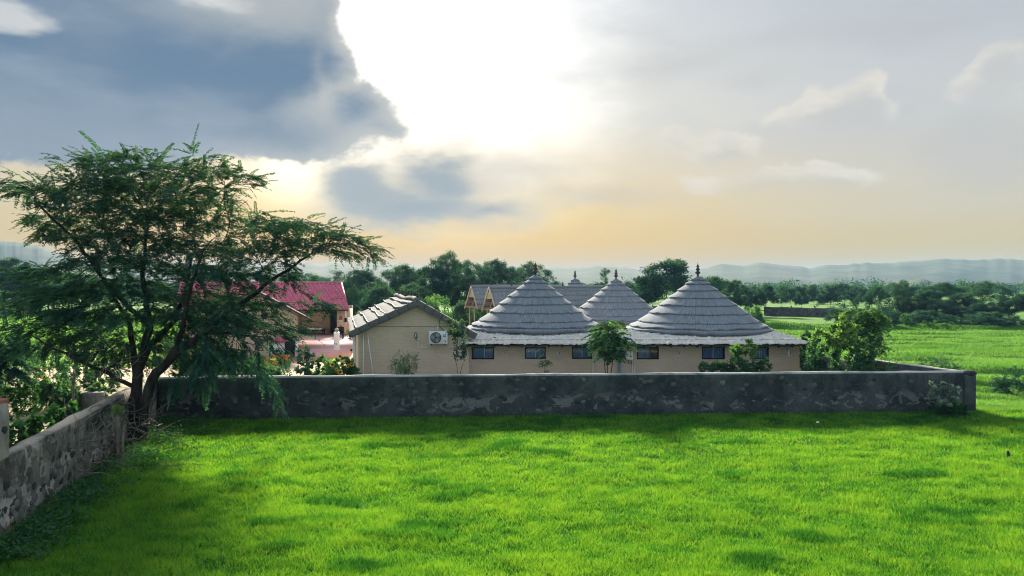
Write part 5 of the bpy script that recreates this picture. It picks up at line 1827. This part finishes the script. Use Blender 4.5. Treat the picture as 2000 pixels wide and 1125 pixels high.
def plant(kind, px, Y, top, wpx, label, group=None, name=None, cat='tree', rz=None):
    """a tree of the given kind whose crown top and width match the photograph"""
    ph, pw = PH[kind]
    h_ = (H - (top - HZ) / F * Y) * 0.97
    w_ = wpx / F * Y
    sc = (w_ / pw * 1.0, w_ / pw * 1.0, h_ / ph)
    loc = ((px - 1000) / F * Y, Y, 0)
    rz = rng.uniform(0, 2 * PI) if rz is None else rz
    if kind not in used:
        used.add(kind)
        o = protos[kind]
        o.location, o.rotation_euler, o.scale = loc, (0, 0, rz), sc
        o['label'], o['category'] = label, cat
        if group:
            o['group'] = group
    else:
        o = dup(protos[kind], loc, rz, sc, label, cat, group)
    o.name = name or ('shrub' if kind.startswith('bush') else 'tree')
    return o


LOOK = dict(round_a='round-headed dark', round_b='broad bushy dark', round_c='upright full dark', umb_a='flat-topped lacy', umb_b='open flat-topped', tall='slim', thin='thin sparse', bush_a='bright', bush_b='grey-green', bush_c='dark')
g = 'trees of the belt behind the reed-roofed building'
lb = 'dark leafy tree in the belt behind the reed-roofed building'
for kd_, px, Y, top, w in (('umb_b', 612, 112, 532, 100), ('thin', 655, 104, 524, 80), ('umb_a', 705, 96, 522, 105), ('round_b', 690, 108, 538, 120), ('round_b', 745, 104, 545, 130), ('umb_a', 782, 100, 513, 100),
                         ('round_c', 812, 104, 516, 90), ('round_a', 850, 98, 508, 110), ('round_b', 800, 92, 548, 130),
                         ('umb_b', 915, 108, 506, 110), ('round_c', 905, 102, 528, 110), ('umb_a', 962, 112, 503, 95), ('round_b', 950, 104, 534, 110), ('umb_b', 1000, 112, 519, 90), ('round_a', 1000, 106, 540, 110), ('umb_b', 1040, 116, 508, 90), ('round_c', 1048, 112, 538, 90)):
    plant(kd_, px, Y, top, w, lb.replace('dark leafy', LOOK[kd_]), g)
plant('umb_b', 874, 99, 487, 95, 'tallest dark tree of the belt, its flat top over the reed-roofed building', g)
plant('tall', 1181, 150, 516, 34, 'slim lone tree with a bare stem behind the middle hut')
plant('round_a', 1165, 146, 546, 56, 'small round tree beside the slim lone tree behind the huts')
plant('round_a', 1304, 112, 494, 165, 'tall full dark tree rising behind the hut at the end of the range')
plant('round_b', 1258, 118, 536, 90, 'flat-topped small tree against the side of the tall full dark tree')
gl = 'low trees on the plain between the huts'
for kd_, px, Y, top, w in (('round_b', 1088, 150, 545, 70), ('round_a', 1140, 160, 548, 60), ('round_b', 1225, 150, 546, 60), ('round_a', 1275, 150, 548, 60)):
    plant(kd_, px, Y, top, w, 'low hazy tree on the plain seen between the thatched cones', gl)
g = 'trees along the far side of the field'
for k, (kd_, px, Y, top, w) in enumerate((('umb_a', 1388, 112, 537, 86), ('round_c', 1428, 118, 540, 76), ('round_b', 1452, 122, 552, 60), ('round_a', 1496, 120, 547, 56), ('tall', 1527, 135, 553, 34), ('round_c', 1566, 132, 554, 44),
                                        ('round_a', 1545, 150, 556, 60), ('round_b', 1590, 150, 552, 62), ('round_c', 1622, 150, 553, 56), ('umb_a', 1650, 156, 552, 70), ('round_a', 1690, 138, 558, 50), ('round_b', 1672, 150, 557, 60), ('umb_b', 1410, 140, 545, 70), ('round_b', 1475, 150, 556, 60))):
    plant(kd_, px, Y, top, w, LOOK[kd_].replace('dark', 'bluish') + ' tree in the row behind the dark dry stone wall', g)
g = 'dark trees massed at the edge of the field'
for kd_, px, Y, top, w in (('umb_a', 1714, 104, 556, 56), ('umb_b', 1762, 98, 545, 84), ('round_b', 1755, 100, 575, 90), ('umb_a', 1838, 100, 549, 90), ('round_c', 1800, 98, 560, 80), ('umb_b', 1920, 98, 547, 104), ('round_a', 1880, 96, 566, 100), ('round_b', 1955, 92, 572, 90),
                         ('round_c', 1838, 94, 580, 90), ('round_b', 1910, 92, 588, 100), ('umb_a', 2000, 92, 571, 70), ('round_a', 2035, 92, 560, 110), ('umb_b', 2090, 98, 552, 100)):
    plant(kd_, px, Y, top, w, LOOK[kd_] + ' tree massed with others at the edge of the green field', g)
g = 'bushes below the dark trees'
for kd_, px, Y, top, w in (('bush_b', 1760, 89, 604, 80), ('bush_c', 1815, 88, 603, 100), ('bush_b', 1880, 87, 606, 100), ('bush_c', 1940, 86, 606, 100), ('bush_b', 1995, 85, 610, 90), ('bush_c', 2050, 85, 606, 100)):
    plant(kd_, px, Y, top, w, 'dark bush at the foot of the massed trees', g, cat='shrub')
plant('bush_b', 1668, 86, 578, 110, 'feathery grey-green bush behind the umbrella-topped compound tree', cat='shrub')
plant('bush_b', 1733, 84, 588, 64, 'smaller grey-green bush next to the dark massed trees', cat='shrub')
plant('bush_a', 1468, 76, 588, 66, 'green shrub showing beyond the edge of the last thatched cone', cat='shrub')
g = 'rounded bushes behind the reed-roofed building'
for kd_, px, Y, top, w in (('bush_a', 862, 62, 561, 122), ('bush_a', 925, 66, 572, 100), ('bush_c', 905, 60, 580, 90), ('bush_a', 875, 54, 596, 60), ('bush_a', 955, 70, 580, 90)):
    plant(kd_, px, Y, top, w, 'rounded green bush between the reed roof and the A-frame shelters', g, cat='shrub')
g = 'bushes beside the pink roof'
for kd_, px, Y, top, w in (('bush_c', 745, 84, 549, 120), ('bush_b', 690, 88, 545, 90), ('bush_c', 790, 86, 556, 100), ('bush_a', 672, 92, 552, 60)):
    plant(kd_, px, Y, top, w, 'dense rounded bush at the edge of the meadow beside the pink roof', g, cat='shrub')
plant('bush_a', 700, 64, 612, 44, 'small shrub in the green strip beside the pink-roofed house', cat='shrub')
g = 'trees beyond the meadow on the side of the acacia'
for kd_, px, Y, top, w in (('round_a', 10, 128, 492, 110), ('umb_a', -45, 124, 488, 120), ('round_b', 55, 132, 505, 90), ('umb_b', 96, 140, 520, 90), ('round_c', 140, 150, 528, 90), ('round_b', 190, 150, 535, 90), ('umb_a', 250, 150, 532, 90), ('round_a', 300, 150, 540, 90), ('round_c', 360, 150, 536, 90), ('umb_b', 420, 140, 534, 90), ('round_b', 470, 130, 536, 90), ('round_a', 520, 122, 536, 90), ('umb_a', 565, 116, 533, 90), ('round_b', -100, 120, 500, 120)):
    plant(kd_, px, Y, top, w, LOOK[kd_] + ' tree beyond the meadow seen past the acacia crown', g)
for kd_, px, Y, top, w in (('bush_c', 20, 118, 565, 90), ('bush_b', -40, 112, 560, 100), ('bush_b', 60, 122, 570, 60)):
    plant(kd_, px, Y, top, w, 'grey-green thorn bush at the far edge of the meadow', 'thorn bushes at the far edge of the meadow', cat='shrub')
for k_, o_ in protos.items():
    if k_ not in used:
        for ch_ in list(o_.children):
            bpy.data.objects.remove(ch_)
        bpy.data.objects.remove(o_)

# ---- far woodland that reads as one band
nt_ = 520
Yt = 185 + 480 * rng.random(nt_) ** 1.3
pxt = rng.uniform(-250, 2250, nt_)
ht_ = rng.uniform(3.6, 7.4, nt_) * (0.7 + 0.5 * fbm(pxt / 120., Yt / 150., 91, 2))
n = 34
cc = np.repeat(np.stack([(pxt - 1000) / F * Yt, Yt, ht_ * 0.55], 1), n, axis=0)
rr3 = np.repeat(np.stack([ht_ * .62, ht_ * .62, ht_ * .46], 1), n, axis=0)
ps = cc + unit(nt_ * n) * (rng.random(nt_ * n) ** .45)[:, None] * rr3
ps[:, 2] = np.maximum(ps[:, 2], 0.3)
SM = [t_cluster(9, seed=140 + k, ls=0.55, lw=0.8) for k in range(5)]
lv, lf, lt = bake(SM, ps, basis_from(unit(len(ps))), rng.uniform(0.7, 1.2, len(ps)) * (0.8 + np.repeat(Yt, n) / 800), np.clip(np.repeat(rng.uniform(.2, .7, nt_), n) + rng.normal(0, .15, len(ps)), 0, 1))
fw = link('far_woodland', raw_mesh('far_woodland', lv, lf, tint=lt), MATS['tree_leaf'])
fw['kind'] = 'stuff'


# ------------------------------------------------------------------ plants inside the compound
def at_ground(px, Y):
    return ((px - 1000) / F * Y, Y, 0)


def frond_tree(px, Y, top, wpx, label, seed, stems=3, nfr=46, fl=0.62, mat='bright_leaf', name='sapling', cat='tree', droop=0.15, rr=.028):
    """young tree with layered feathery fronds on thin stems"""
    h_ = H - (top - HZ) / F * Y
    w_ = wpx / F * Y
    t = thing(name, label, cat, at_ground(px, Y))
    b = MB()
    pos_, dir_ = [], []
    for k in range(stems):
        a = k * 2 * PI / stems + rng.uniform(-.4, .4)
        r_ = w_ * 0.16 if stems > 1 else 0.03
        pts = [(0.03 * math.cos(a), 0.03 * math.sin(a), -0.05), (r_ * 0.4 * math.cos(a), r_ * 0.4 * math.sin(a), h_ * .35), (r_ * math.cos(a), r_ * math.sin(a), h_ * .7), (r_ * 1.3 * math.cos(a), r_ * 1.3 * math.sin(a), h_ * 0.93)]
        b.tube(pts, [rr, rr * .8, rr * .55, rr * .25], 6)
        nb = nfr // stems
        for i in range(nb):
            t_ = rng.uniform(0.5, 1.0) ** 0.8
            c = np.array((r_ * 1.25 * t_ * math.cos(a), r_ * 1.25 * t_ * math.sin(a), h_ * 0.93 * t_))
            an = rng.uniform(0, 2 * PI)
            lay = w_ * (0.5 - 0.28 * max(0.0, t_ - 0.8) / 0.2)
            L = max(0.05, rng.uniform(0.15, 1.0) * (lay - fl * 0.8))
            e = c + np.array((math.cos(an) * L, math.sin(an) * L, 0.06 * h_ + rng.uniform(-.05, .08)))
            b.tube([c, (c + e) / 2 + (0, 0, 0.04), e], [rr * .35, rr * .25, .005], 4, cap=False)
            for j in range(3):
                q_ = c + (e - c) * (0.45 + 0.55 * (j / 2))
                aj = an + rng.normal(0, 0.75)
                pos_.append(q_)
                dir_.append((math.cos(aj), math.sin(aj), rng.uniform(-0.2, 0.3) - droop))
    b.build('stem', MATS['bark_pale'], t, smooth=True)
    ps_ = np.array(pos_)
    tn = np.clip(0.25 + 0.5 * sstep(ps_[:, 2], h_ * .6, h_) + rng.normal(0, .15, len(ps_)), 0, 1)
    v_, f_, tt_ = bake(FRONDS, ps_, basis_from(np.array(dir_), rng.normal(0, .25, len(ps_))), rng.uniform(.7, 1.2, len(ps_)) * fl, tn)
    link('fronds', raw_mesh('fronds', v_, f_, tint=tt_), MATS[mat], t)
    return t


def leafy(px, Y, top, wpx, label, seed, kind='broad', mat='bright_leaf', nl=900, ls=0.11, stems=5, name='shrub', cat='shrub', group=None, lobes_=None, trunk=0.1, bmat='bark_pale', natt=90, tr=.025):
    h_ = H - (top - HZ) / F * Y
    w_ = wpx / F * Y
    sets = {'broad': LEAFY, 'heart': HEARTS, 'fine': FINE, 'clust': CLUST, 'spray': SPRAYS}[kind]
    if kind == 'broad' and Y < 45 and nl > 350:
        nl = int(nl * 1.7)
    t = make_tree(seed, h_, w_ * 1.12, max(.05, trunk * h_), lobes_ or BUSH, tr, sets, mat, nl, ls * 1.1, natt, stems=stems, step=max(0.07, h_ * .05), label=label, name=name, cat=cat, bmat=bmat, flatdir=.45, tipf=.004, tips=0.28)
    t.location = at_ground(px, Y)
    if group:
        t['group'] = group
    return t


frond_tree(1187, 32.0, 622, 98, 'frond-leaved young tree with thin split stems in front of the low windows', 1, 3, 66, .60)
frond_tree(1063, 32.4, 681, 34, 'single-stemmed sapling with a few long fronds before the second window', 2, 1, 7, .34, rr=.012)
frond_tree(1690, 35.0, 597, 92, 'umbrella-topped feathery tree above the leafy compound shrubs', 3, 3, 80, .62, name='umbrella_tree')
frond_tree(1721, 34.0, 640, 40, 'thin straight sapling with drooping feathers by the field wall', 4, 1, 9, .42, rr=.012)
SAP = [(0, 0, .82, .34, .34, .16, 3), (.1, 0, .62, .25, .25, .10, 1), (-.2, 0, .9, .2, .2, .06, 1)]
leafy(897, 32.0, 612, 52, 'slender sapling with sparse leaves beside the air conditioner', 11, 'broad', 'tree_leaf', 620, .115, 2, 'sapling', 'tree', lobes_=SAP, trunk=.45, tr=.018)
leafy(788, 32.2, 683, 60, 'wispy fine-leaved shrub against the gable wall', 12, 'fine', 'bright_leaf', 330, .26, 5, lobes_=[(0, 0, .7, .42, .42, .28, 3), (.3, 0, .85, .16, .16, .1, 1)], trunk=.15, tr=.014)
leafy(1392, 32.6, 680, 66, 'bright leafy shrub with a pointed top, first of the row past the round wall lamp', 13, 'broad', 'bright_leaf', 1500, .13, 4)
leafy(1450, 32.2, 655, 96, 'tall spreading shrub with yellow-green tips before the last windows', 14, 'broad', 'bright_leaf', 2300, .14, 5, lobes_=WIDE)
leafy(1497, 32.0, 694, 44, 'low broad-leaved shrub at the end of the row beside the tall spreading one', 15, 'broad', 'bright_leaf', 700, .14, 4)
leafy(1352, 31.4, 711, 24, 'tiny leaf tuft by the wall top, in front of the leafy shrubs', 16, 'broad', 'bright_leaf', 160, .10, 3, natt=30)
leafy(1638, 33.2, 612, 120, 'large leafy tree of the compound corner with many upright stems', 17, 'broad', 'bright_leaf', 4200, .15, 6, 'leafy_tree', 'tree', lobes_=WIDE, trunk=.18, natt=170, tr=.045)
leafy(1594, 32.2, 650, 78, 'dense bush hiding the corner of the low building', 18, 'broad', 'bright_leaf', 2400, .13, 6)
leafy(1578, 40.0, 632, 60, 'dark bush behind the corner of the pale lean-to roof', 19, 'broad', 'tree_leaf', 1300, .17, 5)
leafy(1692, 33.4, 668, 70, 'dark undergrowth below the umbrella-topped tree', 20, 'broad', 'tree_leaf', 1500, .13, 5)
leafy(1722, 32.6, 696, 46, 'drooping feathery shrub over the field wall', 21, 'spray', 'bright_leaf', 140, .34, 4, natt=40)
leafy(1632, 31.6, 712, 60, 'pale low plants along the wall below the large leafy tree', 22, 'broad', 'bright_leaf', 500, .11, 6, natt=40)
for k, (px, top, w) in enumerate(((868, 721, 28), (845, 723, 20), (1006, 722, 16), (1022, 723, 18), (1097, 717, 30), (958, 716, 32))):
    leafy(px, 31.2, top, w, ['low dark weed tuft peeping over the wall', 'low dark weed tuft peeping over the wall', 'low dark weed tuft peeping over the wall', 'low dark weed tuft peeping over the wall',
                             'thick green weed clump over the wall below the round lamp', 'light yellow-green weed over the wall below the first window'][k], 30 + k, 'broad', 'bright_leaf' if k > 3 else 'weed_leaf', 170, .10, 4, name='weed_clump', cat='weed', natt=30,
          group='dark weed tufts on the wall' if k < 4 else None)


# ---- sunflowers
pmat('petal', [(0.62, 0.36, 0.02), (0.75, 0.50, 0.04)], scale=20, rough=0.6)
pmat('flower_disc', [(0.03, 0.018, 0.01), (0.07, 0.04, 0.02)], scale=30)


def flower_meshes():
    n = 14
    V, F4 = [], []
    for i in range(n):
        a = i * 2 * PI / n
        c, s = math.cos(a), math.sin(a)
        w = 0.26
        k = len(V)
        V += [(0.42 * c, 0.42 * s, 0.02), (0.75 * c - w * s * .5, 0.75 * s + w * c * .5, 0.10), (1.05 * c, 1.05 * s, 0.06), (0.75 * c + w * s * .5, 0.75 * s - w * c * .5, 0.10)]
        F4.append((k, k + 1, k + 2, k + 3))
    pet = raw_mesh('petals', V, np.array(F4))
    pet.materials.append(MATS['petal'])
    dsc = MB().lathe([(0.0, -0.10), (0.40, -0.06), (0.50, 0.03), (0.40, 0.10), (0.0, 0.13)], sides=12).mesh('disc', True)
    dsc.materials.append(MATS['flower_disc'])
    return pet, dsc


PET, DSC = flower_meshes()


def sunflower(px, Y, top, wpx, flowers, label, seed, group=None, nl=420):
    t = leafy(px, Y, top, wpx, label, seed, 'heart', 'bright_leaf', nl, .19, 4, 'sunflower_plant', 'sunflower', group)
    gx_, gy_, _ = at_ground(px, Y)
    for (fx, fy, r_, dy_) in flowers:
        p = P(fx, fy, Y + dy_)
        f = link('flower_head', PET, None, t)
        f.location = (p[0] - gx_, p[1] - gy_, p[2])
        f.rotation_euler = (R(rng.uniform(55, 85)), 0, R(rng.uniform(-35, 35)))
        f.scale = (r_, r_, r_)
        link('disc', DSC, None, f)
    return t


sunflower(672, 33.0, 668, 52, [(664, 696, .11, -.4), (668, 711, .12, -.5), (679, 715, .09, -.5), (687, 712, .10, -.4), (686, 684, .11, -.4), (688, 701, .09, -.4)], 'tall sunflower clump against the white side posts of the gabled building', 51, 'sunflowers in bloom by the gabled building', 620)
sunflower(650, 32.4, 690, 46, [(649, 712, .12, -.4), (664, 727, .13, -.4), (657, 722, .08, -.4)], 'sunflower plant with a few low flower heads, in front of the tall clump', 52, 'sunflowers in bloom by the gabled building', 460)
leafy(622, 34.0, 678, 56, 'loose leafy shrub before the pink terrace', 53, 'broad', 'bright_leaf', 700, .16, 4)
leafy(594, 33.4, 664, 42, 'thin upright young tree on the sand in front of the pink terrace', 54, 'broad', 'tree_leaf', 420, .14, 1, 'sapling', 'tree', lobes_=[(0, 0, .62, .42, .42, .32, 3)], trunk=.5, tr=.022)
leafy(640, 33.2, 700, 60, 'low dark-leaved bush at the foot of the sunflowers', 55, 'broad', 'weed_leaf', 900, .14, 5)
for k, (px, Y, top, w) in enumerate(((470, 33.5, 672, 120), (420, 36, 660, 80), (360, 31.5, 690, 70), (520, 34.5, 690, 70))):
    leafy(px, Y, top, w, 'dark leafy bush on the sand below the acacia branches', 56 + k, 'broad', 'weed_leaf' if k % 2 == 0 else 'bright_leaf', 1000, .16, 5, group='bushes behind the wall under the acacia')

# ---- the garden behind the left wall
gd_ = 'bright bushes of the garden behind the pale stone wall'
for k, (px, Y, top, w) in enumerate(((20, 33.0, 640, 90), (85, 38.0, 645, 90), (150, 36.0, 668, 80), (25, 27.0, 705, 90), (95, 31.0, 700, 80), (200, 34.0, 690, 70), (60, 44.0, 640, 90), (130, 30.0, 735, 50), (185, 31, 742, 50))):
    leafy(px, Y, top, w, ['tall bright bush at the garden edge beside the drooping frond tree', 'broad bright bush between the meadow and the garden sunflowers', 'rounded bright bush behind the grey stakes',
                          'dark low garden bush in front of the drooping frond tree', 'bright bush right behind the garden sunflowers', 'bright bush against the acacia trunks, behind the stone block',
                          'bright bush farthest out in the garden, where the meadow begins', 'small bright bush beside the grey stakes', 'small bright bush behind the flat-topped stone block'][k], 70 + k, 'broad', 'bright_leaf' if k not in (3,) else 'weed_leaf', 1300, .13, 5, group=gd_)
for k, (px, Y, top, w) in enumerate(((20, 21.5, 800, 60), (85, 22.5, 785, 70), (120, 25, 770, 60))):
    leafy(px, Y, top, w, 'dark broad-leaved plant rising just behind the pale stone wall', 85 + k, 'heart', 'weed_leaf', 330, .20, 3, group='broad-leaved plants behind the pale stone wall', natt=50)
frond_tree(0, 26.5, 655, 90, 'drooping dark frond tree at the garden edge behind the pale stone wall', 88, 2, 30, .85, mat='tree_leaf')
sunflower(88, 30.5, 728, 36, [(71, 724, .11, -.3), (86, 737, .13, -.3), (87, 724, .09, -.3)], 'sunflower plant in the garden behind the pale stone wall', 89, None, 300)
stk = thing('stake_tripod', 'bundle of grey wooden stakes standing behind the pale stone wall', 'stakes', at_ground(143, 26.5))
for k in range(5):
    a = k * 1.27
    MB().tube([(0.20 * math.cos(a), 0.20 * math.sin(a), -0.05), (0.02 * math.cos(a), 0.02 * math.sin(a), 1.15), (-0.06 * math.cos(a), -0.06 * math.sin(a), 1.7 + 0.1 * k)], 0.028, 5).build('stake', MATS['dead_wood'], stk)
rl = MB().tube([P(55, 722, 30), P(80, 719, 30), P(105, 717, 30)], 0.02, 5).build('garden_rail', MATS['dead_wood'])
tag(rl, 'thin pale stick laid level among the garden sunflowers', 'stick')
for px in (58, 103):
    q_ = P(px, 720, 30)
    MB().tube([(q_[0], q_[1], -.05), (q_[0], q_[1], q_[2])], 0.018, 5).build('rail_post', MATS['dead_wood'], rl)
sl = MB().box(-0.42, 0.42, -0.3, 0.3, 0.0, 0.75).build('stone_block', MATS['stone_pale'], bevel=0.06)
sl.location = at_ground(178, 30.5)
tag(sl, 'pale flat-topped stone block under the acacia behind the wall', 'stone')

# ---- tangle of dead thorn branches, old post and weeds at the left wall
br = thing('dead_branches', 'tangled heap of dead grey thorn branches leaning on the pale stone wall', 'branches', (base[0], base[1] - 2, 0))
b = MB()
for k in range(120):
    s_ = rng.random()
    yy = 18.6 + 6.6 * s_
    xx = float(xl(yy)) + rng.uniform(-0.2, 1.1) * (0.5 + s_ * .5)
    p = np.array((xx - base[0], yy - base[1] + 2, rng.uniform(0.1, 1.75) * (0.4 + 0.6 * (1 - min(1, max(0, xx - float(xl(yy))))))))
    pts = squiggle(p, (rng.normal(0.3, 1), rng.normal(0, 1), rng.normal(-0.2, .45)), rng.uniform(0.7, 2.0), 9, 0.3, 0.02)
    pts[:, 2] = np.maximum(pts[:, 2], 0.02)
    b.tube(pts, np.linspace(rng.uniform(.008, .02), 0.004, len(pts)), 4, cap=False)
b.build('branch_tangle', MATS['dead_wood'], br, smooth=True)
for k in range(3):
    s0 = (P(260 + 30 * k, 905 + 4 * k, 21.3)[0] - base[0], 21.3 - base[1] + 2 - 0.4 * k, 0.10)
    MB().tube(squiggle(s0, (1, -0.15 + .2 * k, 0.02), 1.6, 8, .1), np.linspace(.018, .006, 9), 5).build('fallen_branch', MATS['dead_wood'], br, smooth=True)
op = thing('old_post', 'grey weathered fence post with a green tuft growing on its top', 'post', at_ground(228, 21.6))
MB().tube([(0, 0, -0.1), (0.02, 0, 0.5), (-0.01, 0.02, 1.0), (0.02, 0, 1.36)], [.085, .075, .08, .07], 7).build('shaft', MATS['dead_wood'], op, smooth=True)
MB().tube([(0.18, 0.02, -0.1), (0.14, 0, 0.5), (0.17, 0.03, 1.0)], [.05, .04, .03], 6).build('side_stake', MATS['dead_wood'], op, smooth=True)
nt = 240
pt_ = np.array((0.02, 0, 1.5)) + unit(nt) * (rng.random(nt) ** .5)[:, None] * np.array((.17, .17, .16))
v_, f_, tt_ = bake(LEAFY, pt_, basis_from(unit(nt) + (0, 0, .5)), rng.uniform(.05, .10, nt), np.clip(.8 + rng.normal(0, .15, nt), 0, 1))
link('green_tuft', raw_mesh('green_tuft', v_, f_, tint=tt_), MATS['bright_leaf'], op)

# broad-leaved weeds along the foot of the left wall and under the tree
n = 9000
yy = rng.uniform(13.5, 28.0, n)
xx = xl(np.minimum(yy, 28.3)) + 0.25 + np.abs(rng.normal(0, 0.75, n)) * (0.8 + 0.7 * (yy > 20))
k = zone_front(xx, yy) & (yy < yw(xx) - .3) & (fbm(xx / .8, yy / .8, 95, 2) + 0.28 * rng.random(n) - 0.05 * (xx - xl(np.minimum(yy, 28.3))) > 0.50)
xx, yy = xx[k], yy[k]
px_ = np.stack([xx, yy, height(xx, yy) + rng.uniform(.03, .30, len(xx))], 1)
v_, f_, tt_ = bake(LEAFY, px_, basis_from(unit(len(xx)) * (1, 1, .5) + (0, 0, .1)), rng.uniform(.07, .16, len(xx)), np.clip(.45 + rng.normal(0, .22, len(xx)), 0, 1))
wd = link('wall_weeds', raw_mesh('wall_weeds', v_, f_, tint=tt_), MATS['weed_leaf'])
wd['kind'] = 'stuff'
n = 2600
xx = rng.uniform(-13.2, 18.4, n)
yy = yw(xx) - 0.2 - np.abs(rng.normal(0, .16, n))
k = fbm(xx / .9, yy, 97, 2) > 0.5
xx, yy = xx[k], yy[k]
px_ = np.stack([xx, yy, height(xx, yy) + rng.uniform(.02, .22, len(xx))], 1)
v_, f_, tt_ = bake(LEAFY, px_, basis_from(unit(len(xx)) * (1, 1, .5) + (0, 0, .2)), rng.uniform(.05, .12, len(xx)), np.clip(.4 + rng.normal(0, .2, len(xx)), 0, 1))
wd = link('wall_foot_weeds', raw_mesh('wall_foot_weeds', v_, f_, tint=tt_), MATS['weed_leaf'])
wd['kind'] = 'stuff'

# ---- plants outside on the right
leafy(1846, 29.3, 738, 84, 'milkweed shrub with pale broad leaves growing against the wall corner', 101, 'heart', 'pale_leaf', 380, .17, 6, natt=60, lobes_=[(0, 0, .3, .42, .3, .26, 3), (.15, 0, .75, .18, .1, .2, 1), (-.25, 0, .7, .12, .1, .2, .8)])
leafy(1852, 29.0, 778, 70, 'dark weeds crowding the foot of the pale milkweed shrub', 102, 'broad', 'weed_leaf', 700, .12, 6, natt=40)
leafy(1835, 39.5, 697, 70, 'feathery grey-green shrub in the field behind the receding wall', 103, 'fine', 'tree_leaf', 420, .36, 6, natt=50, lobes_=BUSH)
leafy(1980, 34.5, 715, 70, 'feathery thorn shrub standing alone in the open field', 104, 'fine', 'tree_leaf', 420, .36, 6, natt=50)
leafy(1976, 43.0, 712, 30, 'tiny leafy plant in the open field behind the thorn shrub', 105, 'broad', 'bright_leaf', 120, .16, 3, natt=20)
leafy(1690, 66.0, 618, 10, 'thin weed stalk far out in the field', 106, 'fine', 'bright_leaf', 30, .3, 2, natt=12)
for k, (px, Y, top, w) in enumerate(((1808, 61.0, 672, 46), (1862, 60.0, 676, 40), (1790, 84.0, 618, 60), (1830, 83.0, 622, 60), (1770, 85.0, 606, 24))):
    leafy(px, Y, top, w, ['low dark weed bank across the field furrows', 'low dark weed bank across the field furrows', 'scrubby growth on the earth bank before the dark trees', 'scrubby growth on the earth bank before the dark trees', 'taller grey weed on the earth bank before the dark trees'][k],
          107 + k, 'broad', 'weed_leaf', 500, .22, 5, natt=40, group=['weed banks in the field', 'weed banks in the field', 'scrub on the earth bank', 'scrub on the earth bank', None][k])
stp = MB().tube([(0, 0, -.05), (0.01, 0, .10), (0.0, 0.01, .2)], [.055, .05, .03], 7).build('wooden_stake', MATS['bark'])
stp.location = (P(1970, 893, 22.2)[0], 22.2, float(height(P(1970, 893, 22.2)[0], 22.2)))
tag(stp, 'short dark wooden stake sticking out of the lawn', 'stake')
lt_ = MB().hexa([(-.06, -.04, 0), (.05, -.05, 0), (.06, .04, 0), (-.04, .05, 0)], [(-.04, -.03, .03), (.05, -.03, .045), (.04, .02, .06), (-.03, .04, .035)]).build('litter_scrap', MATS['white_paint'])
lx = P(1597, 832, 27.1)
lt_.location = (lx[0], 27.1, float(height(lx[0], 27.1)) + .12)
tag(lt_, 'white scrap of litter lying on the grass near the long wall', 'litter')
